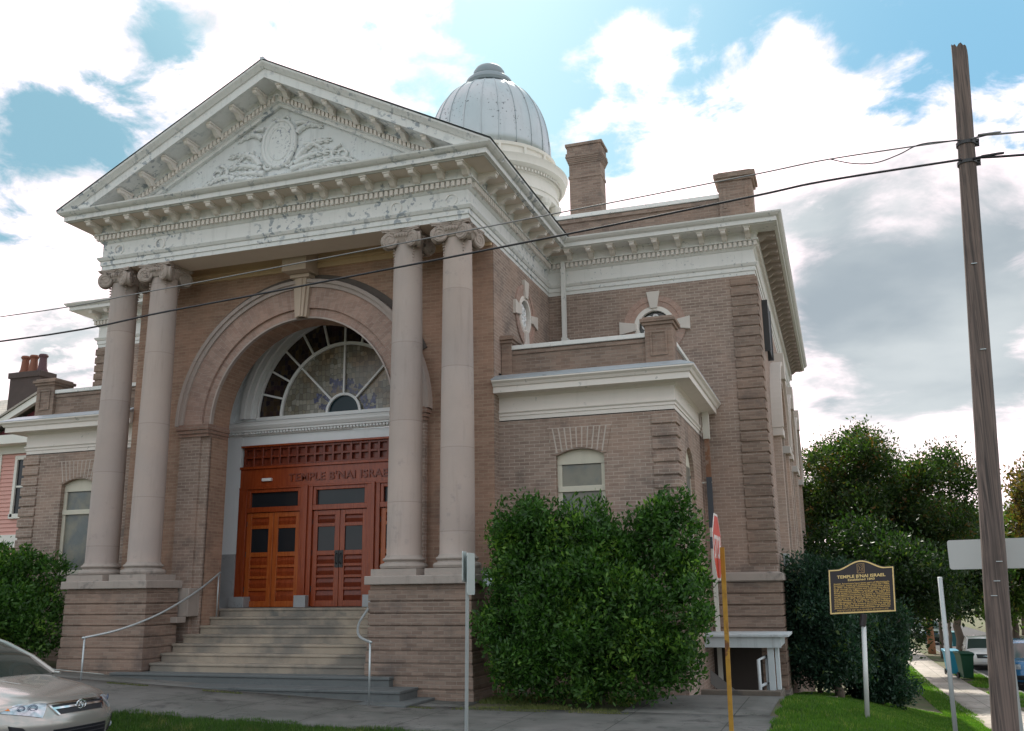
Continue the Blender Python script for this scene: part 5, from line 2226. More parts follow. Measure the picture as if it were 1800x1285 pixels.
        # rim skirt so it is a solid piece
        bd = g2[0] + [r[-1] for r in g2[1:]] + g2[-1][::-1][1:] + [r[0] for r in g2[::-1][1:-1]]
        for a, b in zip(bd, bd[1:] + bd[:1]):
            mb.poly([a, b, (b[0] - off * 1.6, b[1], b[2]), (a[0] - off * 1.6, a[1], a[2])])
        o = mb.build(name, m_, parent, smooth=False, auto=math.radians(50))
        loc(o)
        return o
    if detail:
        detail(root, patch, fx, body)
    return root


def sedan_detail(root, patch, fx, body):
    gr = patch('grille', [(-.36, .565), (.36, .565), (.44, .69), (-.44, .69)], BLACKP, .014, nu=20)
    patch('chrome_bar', [(-.44, .672), (.44, .672), (.45, .695), (-.45, .695)], CHROME, .024, gr, nu=20, nv=1)
    patch('chrome_bar', [(-.42, .625), (.42, .625), (.43, .648), (-.43, .648)], CHROME, .026, gr, nu=20, nv=1)
    for s in (-1, 1):
        patch('chrome_bar', [(s * .35, .56), (s * .375, .56), (s * .465, .69), (s * .44, .69)], CHROME, .024, gr, nu=2, nv=3)
    # emblem: ring with two inner rings
    mb = MB()
    ex = fx(0, .64) + .04
    for rx, rz_, cz, r in ((.078, .054, .645, .0075), (.046, .017, .668, .006), (.020, .048, .650, .006)):
        mb.tube([(ex - .03 * (abs(math.cos(t)) * rx / .078) * .3, rx * math.cos(t), cz + rz_ * math.sin(t)) for t in [2 * pi * i / 28 for i in range(29)]], r, 6)
    mb.prism([(.07 * math.cos(t), .645 + .048 * math.sin(t)) for t in [2 * pi * i / 24 for i in range(24)]], lambda u, v, d: (d, u, v), ex - .03, ex - .012)
    mb.build('emblem', CHROME, gr, auto=math.radians(40))
    for s in (-1, 1):
        q = [(s * .56, .55), (s * .86, .645), (s * .905, .745), (s * .455, .70)]
        if s < 0:
            pass
        h = patch('headlight', q, LENS, .014, nu=14, nv=5)
        patch('indicator', [(s * .80, .665), (s * .875, .69), (s * .893, .735), (s * .80, .715)], AMBER, .018, h, nu=3, nv=2)
        mb = MB()
        for yy, r in ((.63, .042), (.73, .034)):
            x0 = fx(s * yy, .655)
            for r0, d0 in ((r, .017), (r * .7, .021)):
                mb.tube([(x0 + d0 - .03 * (s * math.cos(t)) * r0 / .04, s * yy + r0 * math.cos(t), .655 + r0 * .9 * math.sin(t)) for t in [2 * pi * i / 20 for i in range(21)]], .005, 5)
        mb.build('projector', mat('lamp_core', (.12, .16, .24), .1, .6), h, bevel=.004)
        fg = patch('fog_recess', [(s * .60, .25), (s * .80, .26), (s * .84, .47), (s * .74, .44)], BLACKP, .012, nu=6, nv=5)
        mb = MB()
        x0 = fx(s * .70, .31)
        mb.lathe([(.002, -.02), (.036, -.012), (.036, .0), (.002, .016)], (0, 0), 16)
        mb.v = [(x0 + .01 + z, s * .70 + x, .32 + y) for x, y, z in mb.v]
        mb.build('fog_light', LENS, fg, auto=math.radians(50))
    lw = patch('lower_intake', [(-.50, .20), (.50, .20), (.43, .39), (-.43, .39)], BLACKP, .012, nu=20)
    for z in (.25, .30, .35):
        patch('slat', [(-.44, z), (.44, z), (.44, z + .012), (-.44, z + .012)], mat('slat_plastic', (.05, .05, .055), .5), .024, lw, nu=16, nv=1)
    mb = MB()
    for s in (-1, 1):
        mb.tube([(-.33, s * .70, .935 - .0), (-1.16, s * .62, 1.0)], .004, 4)
    loc(mb.build('hood_crease', P_SED['paint'], root))


P_SED = dict(hw=.91, L=4.8, bulge=.42, crown=.13, tuck=.97, r=.33, wf=-.95, wr=-3.72,
             front=[(-.14, .17), (-.03, .20), (.0, .30), (.025, .42), (.012, .52), (-.03, .60), (-.07, .66), (-.11, .70)],
             hood=[(-.19, .745), (-.40, .81), (-.70, .875), (-1.00, .925), (-1.30, .965)], deck=[(-2.5, .98), (-3.6, 1.02), (-4.3, 1.06), (-4.72, 1.04)], back=[(-4.8, .90), (-4.84, .70), (-4.86, .50), (-4.78, .22)],
             cab=[(-1.16, .94), (-1.5, 1.15), (-1.9, 1.33), (-2.2, 1.42), (-2.7, 1.47), (-3.2, 1.45), (-3.6, 1.38), (-4.0, 1.22), (-4.35, 1.06)], nw=3, nr=2, hb=.80, rw=.58, mid=-2.7, pillars=(-2.65, -3.65),
             paint=paint('gold_car_paint', (.41, .395, .365), .24, .55))
vehicle('parked_sedan', 'champagne gold sedan parked at the kerb in front of the steps', 'car', P_SED, (1.50, -5.94, -.10), 0, sedan_detail)


def suv_detail(slots, gc, hl_round=False):
    def f(root, patch, fx, body):
        if slots:
            gr = patch('grille', [(-.50, .78), (.50, .78), (.52, 1.02), (-.52, 1.02)], P_JEEP['paint'], .012, nu=14)
            for i in range(7):
                y = -.42 + .14 * i
                patch('grille_slot', [(y - .035, .80), (y + .035, .80), (y + .035, 1.0), (y - .035, 1.0)], BLACKP, .02, gr, nu=2, nv=2)
        else:
            gr = patch('grille', [(-.42, .60), (.42, .60), (.46, .80), (-.46, .80)], BLACKP, .012, nu=14)
            patch('chrome_bar', [(-.42, .69), (.42, .69), (.43, .72), (-.43, .72)], CHROME, .02, gr, nu=12, nv=1)
        z0 = .80 if slots else .66
        for s in (-1, 1):
            patch('headlight', [(s * .58, z0), (s * .82, z0 + .02), (s * .84, z0 + .2), (s * .58, z0 + .19)], LENS, .014, nu=6, nv=4)
        patch('bumper', [(-.84, .40), (.84, .40), (.84, .58), (-.84, .58)], BLACKP if slots else MT[P_WHITE['paint'].name], .03, nu=16, nv=3)
        mb = MB()
        mb.box(fx(0, .48) + .02, fx(0, .48) + .04, -.16, .16, .42, .55)
        loc(mb.build('number_plate', MT['paper'], root, bevel=.004))
    return f


P_JEEP = dict(hw=.93, L=4.6, bulge=.16, crown=.06, tuck=1, r=.38, wf=-.85, wr=-3.6,
              front=[(-.10, .30), (-.0, .36), (.03, .50), (.02, .62), (.0, .78), (-.02, .98)],
              hood=[(-.08, 1.06), (-.4, 1.10), (-.8, 1.13), (-1.2, 1.15)], deck=[(-2.5, 1.15), (-3.6, 1.15), (-4.5, 1.15)], back=[(-4.56, 1.0), (-4.6, .7), (-4.55, .3)],
              cab=[(-1.15, 1.13), (-1.4, 1.40), (-1.65, 1.66), (-2.0, 1.74), (-3.0, 1.77), (-4.1, 1.74), (-4.3, 1.66), (-4.5, 1.15)], nw=2, nr=1, hb=.86, rw=.70, mid=-2.8, pillars=(-2.4, -3.4),
              paint=paint('blue_car_paint', (.035, .16, .34), .25, .3))
P_WHITE = dict(hw=.90, L=4.5, bulge=.30, crown=.09, tuck=1, r=.34, wf=-.85, wr=-3.5,
               front=[(-.12, .24), (-.0, .30), (.03, .42), (.02, .58), (-.02, .70), (-.06, .80)],
               hood=[(-.15, .88), (-.4, .95), (-.7, 1.0), (-1.05, 1.05)], deck=[(-2.5, 1.06), (-3.6, 1.07), (-4.2, 1.07)], back=[(-4.4, .95), (-4.46, .7), (-4.4, .25)],
               cab=[(-.98, 1.03), (-1.3, 1.25), (-1.65, 1.46), (-2.0, 1.54), (-2.8, 1.58), (-3.6, 1.54), (-4.0, 1.42), (-4.3, 1.07)], nw=2, nr=1, hb=.82, rw=.64, mid=-2.6, pillars=(-2.3, -3.3),
               paint=paint('white_car_paint', (.62, .62, .60), .25, .0))
P_TRUCK = dict(P_JEEP, paint=paint('dark_green_paint', (.05, .075, .06), .4, .2))
vehicle('parked_suv', 'bright blue off-roader with a slotted grille parked on the side street', 'car', P_JEEP, (17.52, 26.6, swz(28) - .12), -pi / 2 , suv_detail(True, 1))
vehicle('parked_car', 'white crossover parked behind the green wheeled bin', 'car', P_WHITE, (17.3, 39.5, swz(41) - .13), -pi / 2 - .05, suv_detail(False, 1))
vehicle('parked_truck', 'small dark green vehicle far down the street left of the brown trunk', 'car', P_TRUCK, (16.9, 68.5, swz(70) - .12), -pi / 2 - .0, suv_detail(True, 1))

# ------------------------------------------------------------------ bins
def bin_(name, label, location, rz, m, group):
    root = thing(name, label, 'bin', location, rz, group=group, local=True)
    mb = MB()
    b, t = (.20, .26), (.27, .35)
    i0 = len(mb.v)
    for z, (hx, hy), yo in ((.06, b, -.02), (.95, t, 0), (1.02, (.30, .38), 0), (1.02, (.30, .38), 0)):
        for sx, sy in ((-1, -1), (1, -1), (1, 1), (-1, 1)):
            mb.v.append((sx * hx, sy * hy + yo, z))
    for k in range(3):
        for i in range(4):
            j = (i + 1) % 4
            mb.face([i0 + k * 4 + i, i0 + k * 4 + j, i0 + k * 4 + 4 + j, i0 + k * 4 + 4 + i])
    mb.face([i0 + 3, i0 + 2, i0 + 1, i0])
    loc(mb.build('tub', m, root, bevel=.02))
    mb = MB()
    mb.prism([(-.38, 1.02), (-.40, 1.05), (-.2, 1.10), (.3, 1.13), (.42, 1.12), (.42, 1.03)], lambda u, v, d: (d, u, v), -.31, .31)
    loc(mb.build('lid', m, root, bevel=.015))
    mb = MB()
    mb.tube([(-.24, .42, 1.06), (.24, .42, 1.06)], .018, 8)
    loc(mb.build('handle', m, root))
    for s in (-1, 1):
        mb = MB()
        mb.tube([(s * .27, .25, .13), (s * .22, .25, .13)], .13, 18)
        loc(mb.build('wheel', TYRE, root))
    return root


bin_('wheeled_bin', 'dark green wheeled bin standing on the verge in front of the white car', (15.35, 30.4, swz(30.4) + .02), .25, mat('bin_green', (.012, .07, .035), .45, 0, .1), 'kerbside bins')
bin_('wheeled_bin', 'blue recycling bin half hidden behind the green bin and grey post', (15.05, 33.0, swz(33) + .02), .1, mat('bin_blue', (.02, .25, .40), .45, 0, .1), 'kerbside bins')
bin_('wheeled_bin', 'small teal bin far down the street by the thin trunks', (18.0, 62.0, swz(62) + .0), .1, mat('bin_teal', (.03, .16, .19), .45, 0, .1), 'kerbside bins')

# ================================================================== SIGNS, POLES, CABLES
STEELP = mat('sign_steel', (.42, .45, .45), .5, .5, .12, 3)
# utility pole with a torn top
px_, py_ = 12.42, -4.72
UP = thing('utility_pole', 'tall weathered brown wooden utility pole with a ragged cut top', 'pole', (px_, py_, 0))
mb = MB()
seg = 22
def pol(z):
    t = (z + .3) / 8.0
    return .133 - .044 * t, 12.14 + .054 * z, py_
zz = frange(-.3, 8.0, .5)
for z in zz:
    r, cx, cy = pol(z)
    for k in range(seg):
        a = 2 * pi * k / seg
        w = 1 + .03 * math.sin(5 * a + z * .3) + .015 * math.sin(11 * a)
        mb.v.append((cx + r * w * math.cos(a), cy + r * w * math.sin(a), z + (0 if z < 7.6 else .0)))
for i in range(len(zz) - 1):
    for k in range(seg):
        k2 = (k + 1) % seg
        mb.face([i * seg + k, i * seg + k2, (i + 1) * seg + k2, (i + 1) * seg + k])
top = len(mb.v)
r, cx, cy = pol(8.1)
rs = random.Random(3)
for k in range(seg):
    a = 2 * pi * k / seg
    mb.v.append((cx + r * .97 * math.cos(a), cy + r * .97 * math.sin(a), 8.14 + rs.uniform(-.035, .05) - .03 * math.cos(a)))
ctr = len(mb.v)
mb.v.append((cx, cy, 8.12))
for k in range(seg):
    k2 = (k + 1) % seg
    mb.face([(len(zz) - 1) * seg + k, (len(zz) - 1) * seg + k2, top + k2, top + k])
    mb.face([top + k, top + k2, ctr])
mb.build('pole_shaft', POLEW, UP, auto=math.radians(40), recalc=False)
mb = MB()
for z in (6.90, 6.66):
    mb.mark()
    r, cx, cy = pol(z)
    mb.ring(lambda u, v, d: (cx + u, cy + v, z + d), 0, 0, r - .01, r + .014, -.02, .02, 0, 2 * pi, 20)
    for d in ((.02, 0), (0, .03), (.03, -.02)):
        mb.box(cx + r, cx + r + .05, cy - .02 + d[0], cy + .0 + d[0], z - .015 + d[1], z + .015 + d[1])
mb.build('cable_clamp', DARKM, UP)
mb = MB()
for z, a in ((1.9, -1.6), (2.1, -1.3), (1.75, -1.9), (5.4, -1.7), (4.4, -1.4)):
    r, cx, cy = pol(z)
    mb.box(cx + r * math.cos(a) - .03, cx + r * math.cos(a) + .03, cy + r * math.sin(a) - .012, cy + r * math.sin(a) + .01, z, z + .008)
mb.build('staple', GREYM, UP)


def cable(name, label, pts, r, m, sub=6):
    P = [Vector(p) for p in pts]
    out = []
    for i in range(len(P) - 1):
        p0, p1, p2, p3 = P[max(i - 1, 0)], P[i], P[i + 1], P[min(i + 2, len(P) - 1)]
        for k in range(sub):
            t = k / sub
            out.append(.5 * ((2 * p1) + (-p0 + p2) * t + (2 * p0 - 5 * p1 + 4 * p2 - p3) * t * t + (-p0 + 3 * p1 - 3 * p2 + p3) * t ** 3))
    out.append(P[-1])
    mb = MB()
    mb.tube(out, r, 7)
    return tag(mb.build(name, m, None, smooth=True), label, 'cable', 'cables on the utility pole')


CABK = mat('cable_black', (.02, .02, .025), .5)
CABG = mat('cable_grey', (.22, .22, .22), .4, .5)
yy = py_ - .09
cable('overhead_cable', 'thin grey upper cable crossing the white pediment', [(-26, -5.0, 6.7), (-12, -5.0, 6.22), (-1.65, -5, 6.21), (1.08, -5, 6.30), (4.36, -5, 6.465), (7.68, -5, 6.645), (10.07, -5, 6.78), (11.0, -5, 6.84), (12.44, yy, 6.93)], .009, CABG)
cable('overhead_cable', 'thick black lower cable crossing the columns', [(-26, -5.0, 6.5), (-12, -5, 5.86), (-1.59, -5, 5.80), (1.63, -5, 5.96), (4.46, -5, 6.125), (7.75, -5, 6.335), (10.05, -5, 6.50), (10.91, -5, 6.57), (12.43, yy, 6.68)], .014, CABK)
cable('service_cable', 'slack looping cable just left of the utility pole top', [(11.0, -5.0, 6.835), (11.25, -5, 6.74), (11.5, -5, 6.71), (11.75, -5, 6.77), (12.01, -5, 6.86), (12.44, yy, 6.92)], .007, CABK)
cable('overhead_cable', 'upper cable leaving the utility pole to the right', [(12.56, yy, 6.92), (12.84, -5, 6.865), (13.2, -5, 6.82), (20, -5, 6.4), (40, -5, 7.4)], .012, CABG)
cable('overhead_cable', 'black lower cable leaving the utility pole to the right', [(12.56, yy, 6.67), (12.84, -5, 6.61), (13.2, -5, 6.54), (20, -5, 6.1), (40, -5, 7.2)], .015, CABK)

# blank sign back on its own post, behind the pole
SB = thing('road_sign', 'blank pale grey back of a wide road sign behind the utility pole', 'sign', (12.34, -4.10, 0))
mb = MB()
def rrect(x0, x1, z0, z1, r, n=5):
    out = []
    for cx, cz, a0 in ((x1 - r, z0 + r, -pi / 2), (x1 - r, z1 - r, 0), (x0 + r, z1 - r, pi / 2), (x0 + r, z0 + r, pi)):
        for i in range(n + 1):
            a = a0 + pi / 2 * i / n
            out.append((cx + r * math.cos(a), cz + r * math.sin(a)))
    return out
tt = math.radians(-14)
fnS = lambda u, v, d: (12.36 + u * math.cos(tt) - d * math.sin(tt), -4.10 + u * math.sin(tt) + d * math.cos(tt), v)
mb.prism(rrect(-.49, .49, 2.04, 2.37, .03), fnS, -.004, .0)
mb.build('sign_panel', mat('sign_back', (.47, .48, .47), .5, .3, .06, 2), SB)
mb = MB()
mb.box(12.36, 12.405, -4.175, -4.115, -.2, 2.36)
mb.build('sign_post', STEELP, SB)

# bare post
BP = thing('bare_post', 'bare pale grey metal post with no sign standing on the lawn corner', 'post', (11.68, -4.85, 0))
mb = MB()
mb.tube([(11.675, -4.80, -.1), (11.68, -4.98, 1.95)], .024, 10)
mb.build('post_shaft', STEELP, BP, smooth=True)

# stop sign seen almost edge-on on a yellow wooden post
SX, SY = 9.405, -4.90
SG = thing('stop_sign', 'red octagonal stop sign seen nearly edge-on on a leaning rusty yellow post', 'sign', (9.36, -4.3, 0))
mb = MB()
mb.v = []
def postbox(p0, p1, hx, hy):
    i0 = len(mb.v)
    for p in (p0, p1):
        for sx, sy in ((-1, -1), (1, -1), (1, 1), (-1, 1)):
            mb.v.append((p[0] + sx * hx, p[1] + sy * hy, p[2]))
    for q in ((3, 2, 1, 0), (4, 5, 6, 7), (0, 1, 5, 4), (1, 2, 6, 5), (2, 3, 7, 6), (3, 0, 4, 7)):
        mb.face([i0 + i for i in q])
postbox((9.37, -4.60, -.1), (9.43, -4.90, 2.32), .024, .022)
mb.build('sign_post', mat('yellow_post_paint', (.40, .22, .035), .75, 0, .25, 8, .3, spots=(9, .48, .6, (.14, .06, .03))), SG)
view = math.atan2(-16.16 - SY, 10.71 - SX)
na = view + math.radians(90 - 6.5)      # panel normal almost perpendicular to the view line
cn, sn = math.cos(na), math.sin(na)
SZ = 2.325
tilt = math.radians(-5)
def fnO(u, v, d):
    u2, v2 = u * math.cos(tilt) - v * math.sin(tilt) * 0, v
    return (SX - .03 - sn * u + cn * d + .02 * v, SY + cn * u + sn * d - .12 * v, SZ + v)
oc = lambda r: [(r * math.cos(pi / 8 + pi / 4 * i), r * math.sin(pi / 8 + pi / 4 * i)) for i in range(8)]
mb = MB()
mb.prism(oc(.405), fnO, -.002, .002)
so_ = mb.build('sign_panel', mat('sign_white', (.70, .66, .62), .45, 0, .05), SG)
mb = MB()
mb.prism(oc(.375), fnO, .0025, .0045)
mb.prism(oc(.375), fnO, -.0045, -.0025)
mb.build('red_face', mat('sign_red', (.62, .035, .015), .4, 0, .1, 3), so_)
me_ = fonttext('STOP', .36, MT['sign_white'], None, None, Matrix(), .001, .006, 1.0, width=.60)
for sgn in (1, -1):
    m2 = me_.copy()
    for v in m2.vertices:
        x, y, z = v.co
        v.co = fnO(sgn * x, y - .125, sgn * (.0055 + z))
    o = bpy.data.objects.new('stop_lettering', m2)
    COL.objects.link(o)
    o.parent = so_
    o.matrix_parent_inverse = parent_inv(so_)

# narrow parking signs, seen edge-on, in front of the right pedestal
NS = thing('parking_sign', 'slim grey post with two small signs seen edge-on before the right pedestal', 'sign', (6.1, -4.45, 0))
mb = MB()
postbox((6.09, -4.42, -.1), (6.22, -4.70, 2.30), .017, .020)
mb.build('sign_post', STEELP, NS)
for (cx, cy, z0, z1, ang, w) in ((6.185, -4.72, 1.98, 2.36, 80, .30), (6.25, -4.66, 1.82, 2.34, 72, .30)):
    mb = MB()
    v_ = math.atan2(-16.16 - cy, 10.71 - cx) + math.radians(ang)
    c_, s_ = math.cos(v_), math.sin(v_)
    fnN = lambda u, v, d: (cx - s_ * u + c_ * d, cy + c_ * u + s_ * d, v)
    mb.prism(rrect(-w / 2, w / 2, z0, z1, .03), fnN, -.004, .004)
    mb.build('sign_panel', mat('sign_back_light', (.50, .55, .54), .45, .3, .06, 2), NS)

# historical marker
mk = (10.98, .60)
HM = thing('historical_marker', 'black and gold historical marker with arched top on a grey post on the lawn', 'sign', (mk[0], mk[1], 0))
fa = math.radians(2)     # face turned to the street
ca, sa = math.cos(fa), math.sin(fa)
lean = math.radians(-2.5)
def fnM(u, v, d):
    # u right, v up from panel centre, d toward the back
    u, v = u * .93, v * .93
    u2 = u * math.cos(lean) + v * math.sin(lean) * -1
    v2 = -u * math.sin(lean) * -1 * -1 + v * math.cos(lean)
    return (mk[0] + u2 * ca - d * sa, mk[1] + u2 * sa + d * ca, 1.80 + v2)
def outline(w, h, top, n=26):
    pts = [(-w, -h), (w, -h), (w, h)]
    for i in range(n + 1):
        t = i / n
        u = w * .72 - 2 * w * .72 * t
        s = math.cos(pi * (u / (w * .72)) / 2) ** 1.6 if abs(u) < w * .72 else 0
        pts.append((u, h + top * s))
    pts.append((-w, h))
    return pts
mb = MB()
mb.prism(outline(.545, .385, .135), fnM, -.02, .02)
MP = mb.build('marker_plate', mat('marker_black', (.025, .018, .022), .4, 0, .15, 3), HM, bevel=.004)
GOLD = mat('marker_gold', (.80, .58, .24), .45, .0, .08, 5)
mb = MB()
o1, o2 = outline(.535, .375, .135), outline(.515, .355, .133)
n = len(o1)
for i in range(n):
    j = (i + 1) % n
    mb.poly([fnM(*o1[i], -.028), fnM(*o1[j], -.028), fnM(*o2[j], -.028), fnM(*o2[i], -.028)])
    mb.poly([fnM(*o1[i], -.028), fnM(*o1[j], -.028), fnM(*o1[j], -.019), fnM(*o1[i], -.019)])
    mb.poly([fnM(*o2[i], -.028), fnM(*o2[j], -.028), fnM(*o2[j], -.019), fnM(*o2[i], -.019)])
mb.build('marker_border', GOLD, MP)
mb = MB()
for a, b, c, d in ((-.062, -.054, .295, .455), (.054, .062, .295, .455), (-.062, .062, .295, .303), (-.062, .062, .447, .455)):
    mb.prism([(a, c), (b, c), (b, d), (a, d)], fnM, -.027, -.019)
mb.tube([fnM(u, v, -.023) for u, v in ((-.035, .43), (-.022, .40), (-.02, .375), (-.025, .35), (-.04, .325))], .004, 5)
mb.tube([fnM(u, v, -.023) for u, v in ((.0, .43), (.02, .41), (.0, .39), (.022, .37), (.0, .345), (.015, .32))], .0035, 5)
mb.tube([fnM(u, v, -.023) for u, v in ((.035, .44), (.04, .40), (.032, .36), (.04, .32))], .0035, 5)
mb.build('marker_emblem', mat('marker_emblem_bronze', (.45, .28, .12), .5), MP)


def mtext(name, s, size, v, width, m, off=.0):
    me = fonttext(s, size, m, None, None, Matrix(), .001, off, 1.0, width=width)
    for q in me.vertices:
        x, y, z = q.co
        q.co = fnM(x, v + y, -.024 - z)
    return me


def joinme(name, mes, m, parent):
    vs, fs = [], []
    for me in mes:
        b = len(vs)
        vs += [tuple(v.co) for v in me.vertices]
        fs += [[b + i for i in p.vertices] for p in me.polygons]
    mb = MB()
    mb.v, mb.f, mb.mi = vs, fs, [0] * len(fs)
    return mb.build(name, m, parent, recalc=False)


joinme('marker_title', [mtext('', "TEMPLE B'NAI ISRAEL", .072, .222, .80, GOLD, .002), mtext('', 'Established 1843', .052, .172, .44, GOLD, .0012)], GOLD, MP)
LINES = ["Jewish Americans have been part of Mississippi's", "economic, social and political life since the 1780s.", "In 1843, the Jewish community of Natchez grew", "large enough to organize and maintain the state's", "first permanent religious congregation, Temple", "B'nai Israel (Children of Israel).  In 1867 the", "congregation purchased property at Washington", "and Commerce Streets, building its permanent", "synagogue in 1872. Temple B'nai Israel became a", "charter member of the Union of American Hebrew", "Congregations in 1873. The original building", "burned in 1903. The present structure was quickly", "built in 1905 with financial support from both the", "Jewish and Christian communities of Natchez."]
GOLDB = mat('marker_gold_text', (.62, .40, .12), .5, 0, .08, 5)
joinme('marker_text', [mtext('', s, .036, .118 - .0315 * i, .92, GOLDB, .0009) for i, s in enumerate(LINES)] + [mtext('', 'INSTITUTE OF SOUTHERN JEWISH LIFE', .031, -.332, .84, MT['marker_emblem_bronze'], .0003), mtext('', 'Jewish American Society for Historic Preservation', .031, -.360, .92, GOLDB, .0003)], GOLDB, MP)
mb = MB()
mb.tube([(mk[0] - .035, mk[1] + .01, 1.24), (mk[0] - .0, mk[1] + .01, 1.43)], .05, 14)
mb.build('marker_collar', MT['marker_black'], HM, smooth=False, auto=math.radians(40))
mb = MB()
mb.tube([(mk[0] - .10, mk[1] + .01, -.3), (mk[0] - .02, mk[1] + .01, 1.25)], .038, 14)
mb.build('marker_post', mat('post_white_metal', (.60, .61, .60), .4, .2, .06, 3), HM, smooth=True)

# ================================================================== NEIGHBOURS
SID = mat('pink_siding', (.66, .36, .31), .7, 0, .06, 1.5, .3)
WTR = mat('house_white_trim', (.74, .72, .66), .6, 0, .06, 2)
SHIN = brickmat('roof_shingle', (.36, .34, .30), (.42, .40, .36), (.24, .22, .2), bw=.34, rh=.13, stain=.2)
PH = thing('pink_house', 'pink clapboard house with white trim and shingled roof at the left edge', 'house', (-16, 9, 0))
hx1, hy0 = -9.0, 5.7
mb = MB()
mb.box(hx1 - 9, hx1, hy0, hy0 + 10, -.5, 6.2)
z = 0.6
while z < 6.1:
    mb.prism([(0, z), (-.03, z), (0, z + .12)], lambda u, v, d: (d, hy0 + u, v), hx1 - 9, hx1 + .0)
    mb.prism([(0, z), (.03, z), (0, z + .12)], lambda u, v, d: (hx1 + u, d, v), hy0, hy0 + 10)
    z += .12
mb.build('house_wall', SID, PH)
mb = MB()
mb.box(hx1 - 9.1, hx1 + .06, hy0 - .06, hy0 + 10, 3.25, 3.62)
mb.box(-12.92, -12.74, hy0 - .045, hy0 + .1, 3.6, 6.1)
mb.box(hx1 - 9.4, hx1 + .35, hy0 - .55, hy0 + 10.4, 6.22, 6.48)
mb.box(hx1 - 9.1, hx1 + .08, hy0 - .08, hy0 + 10, 6.0, 6.22)
mb.build('house_trim', WTR, PH)
mb = MB()
ge = 6.49
mb.prism([(hy0 - .4, ge), (hy0 + 10.4, ge), (hy0 + 6, ge + 2.05), (hy0 + 3.2, ge + 2.05)], lambda u, v, d: (d, u, v), hx1 - 9.3, hx1 + .2)
rf = mb.build('house_roof', SHIN, PH)
# front gable toward the street with dark red gable end
gx0, gx1 = -12.85, -8.75
GR_ = 1.02
mb = MB()
mb.prism([(gx0, ge), (gx1, ge), ((gx0 + gx1) / 2, ge + GR_)], lambda u, v, d: (u, d, v), hy0 - .3, hy0 + 3)
mb.build('gable_panel', mat('dark_red_gable', (.13, .02, .03), .7), rf)
mb = MB()
gm = (gx0 + gx1) / 2
for s, gx in ((-1, gx0 - .25), (1, gx1 + .25)):
    mb.prism([(gx, ge - .05), (gm, ge + GR_ + .0), (gm, ge + GR_ + .20), (gx, ge + .13)], lambda u, v, d: (u, d, v), hy0 - .62, hy0 - .5)
mb.build('gable_board', WTR, rf)
mb = MB()
for s, gx in ((-1, gx0 - .28), (1, gx1 + .28)):
    mb.prism([(gx, ge + .14), (gm, ge + GR_ + .21), (gm, ge + GR_ + .28), (gx, ge + .20)], lambda u, v, d: (u, d, v), hy0 - .66, hy0 + 4)
mb.build('gable_shingle', SHIN, rf)
mb = MB()
mb.box(-14.75, -13.5, 7.5, 8.1, 6.6, 8.95)
mb.box(-14.80, -13.45, 7.45, 8.15, 8.86, 9.05)
ch = mb.build('chimney', mat('dark_brick', (.075, .055, .05), .9, 0, .3, 3), PH, bevel=.01)
mb = MB()
for k, x in enumerate((-14.48, -14.12, -13.74)):
    mb.cur = 0 if k < 2 else 1
    mb.lathe([(.17, 9.03), (.175, 9.12), (.14, 9.2), (.11, 9.55), (.14, 9.58), (.155, 9.62), (.13, 9.67), (.08, 9.67)], (x, 7.8), 16)
mb.build('chimney_pot', [mat('terracotta', (.20, .075, .045), .8, 0, .2, 4), mat('dark_pot', (.10, .05, .06), .8)], ch, auto=math.radians(40))
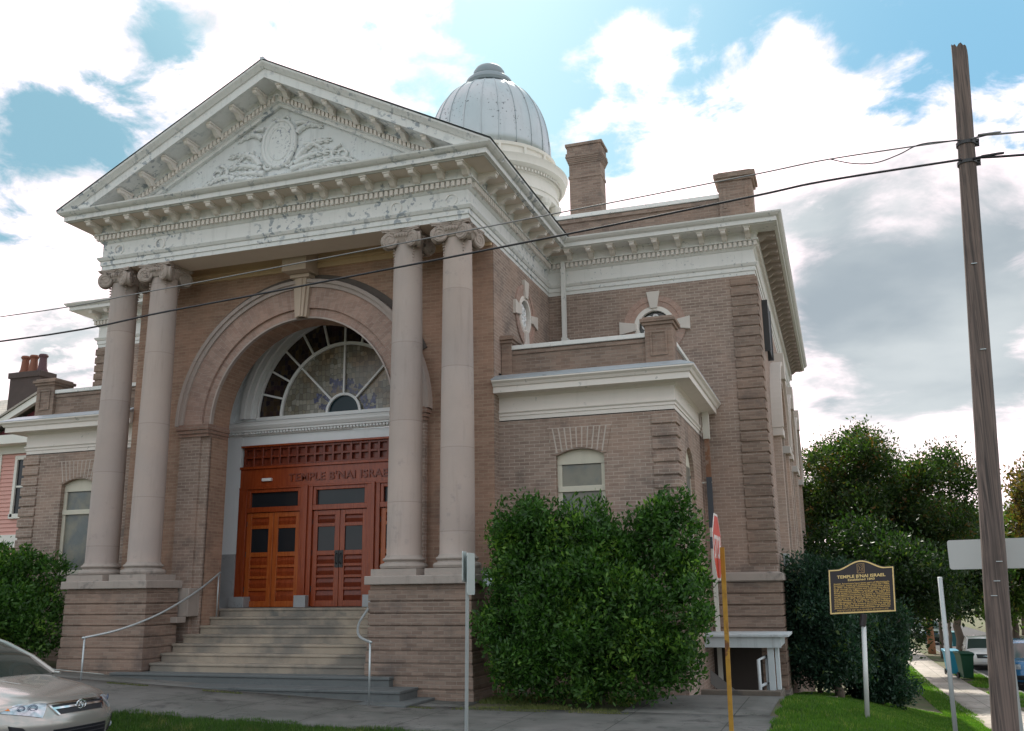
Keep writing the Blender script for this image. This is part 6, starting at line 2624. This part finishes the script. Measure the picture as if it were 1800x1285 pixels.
for (a, b, z0, z1) in ((-12.07, -11.45, 4.22, 5.80),):
    mb = MB()
    for x0, x1, c, d in ((a - .1, a, z0 - .1, z1 + .12), (b, b + .1, z0 - .1, z1 + .12), (a, b, z1, z1 + .12), (a - .14, b + .14, z0 - .14, z0)):
        mb.box(x0, x1, hy0 - .10, hy0 + .02, c, d)
    mb.box(a, b, hy0 - .07, hy0, (z0 + z1) / 2 - .03, (z0 + z1) / 2 + .03)
    wf_ = mb.build('window', WTR, PH, bevel=.006)
    mb = MB()
    mb.box(a, b, hy0 - .045, hy0 - .032, z0, z1)
    mb.build('pane', GLASS, wf_)
for o in PH.children_recursive:
    pass

# far houses and fence beyond the side street
for i, (x, y, w, d, h, col, lb) in enumerate([(30, 62, 10, 9, 5.2, (.55, .52, .46), 'pale house far along the right side of the side street'), (27.5, 38, 5, 9, 5.0, (.50, .42, .36), 'tan house behind the orange tinted tree'), (2, 96, 12, 8, 5, (.5, .47, .42), 'grey house at the far left end of the side street')]):
    z = swz(y)
    H_ = thing('far_house', lb, 'house', (x, y, z))
    mb = MB()
    mb.box(x - w / 2, x + w / 2, y, y + d, z - .5, z + h)
    wl = mb.build('wall', mat('house_wall_%d' % i, col, .8), H_)
    mb = MB()
    mb.prism([(x - w / 2 - .4, z + h), (x + w / 2 + .4, z + h), (x, z + h + 2.6)], lambda u, v, q: (u, q, v), y - .4, y + d + .4)
    mb.build('roof', SHIN, H_)
    for k in range(3):
        for fz in (1.0, 3.2):
            mb = MB()
            u = x - w / 2 + w * (k + .5) / 3
            mb.box(u - .5, u + .5, y - .06, y + .04, z + fz, z + fz + 1.3)
            f_ = mb.build('window', WTR, H_)
            mb = MB()
            mb.box(u - .42, u + .42, y - .08, y - .065, z + fz + .08, z + fz + 1.22)
            mb.build('pane', GLASS, f_)
FN = thing('picket_fence', 'pale fence with upright posts behind the white car across the street', 'fence', (25, 40, swz(40)))
mb = MB()
for i in range(70):
    y = 20 + i * .75
    z = swz(y)
    mb.box(24.7, 24.8, y - .05, y + .05, z - .1, z + 1.5)
mb.build('fence_posts', mat('fence_wood', (.42, .38, .34), .85), FN)
mb = MB()
for z in (.4, 1.2):
    mb.tube([(24.75, y, swz(y) + z) for y in frange(20, 72, 4)], .05, 4)
mb.build('fence_rail', MT['fence_wood'], FN)

for o in list(bpy.data.objects):
    if 'local' in o:
        del o['local']
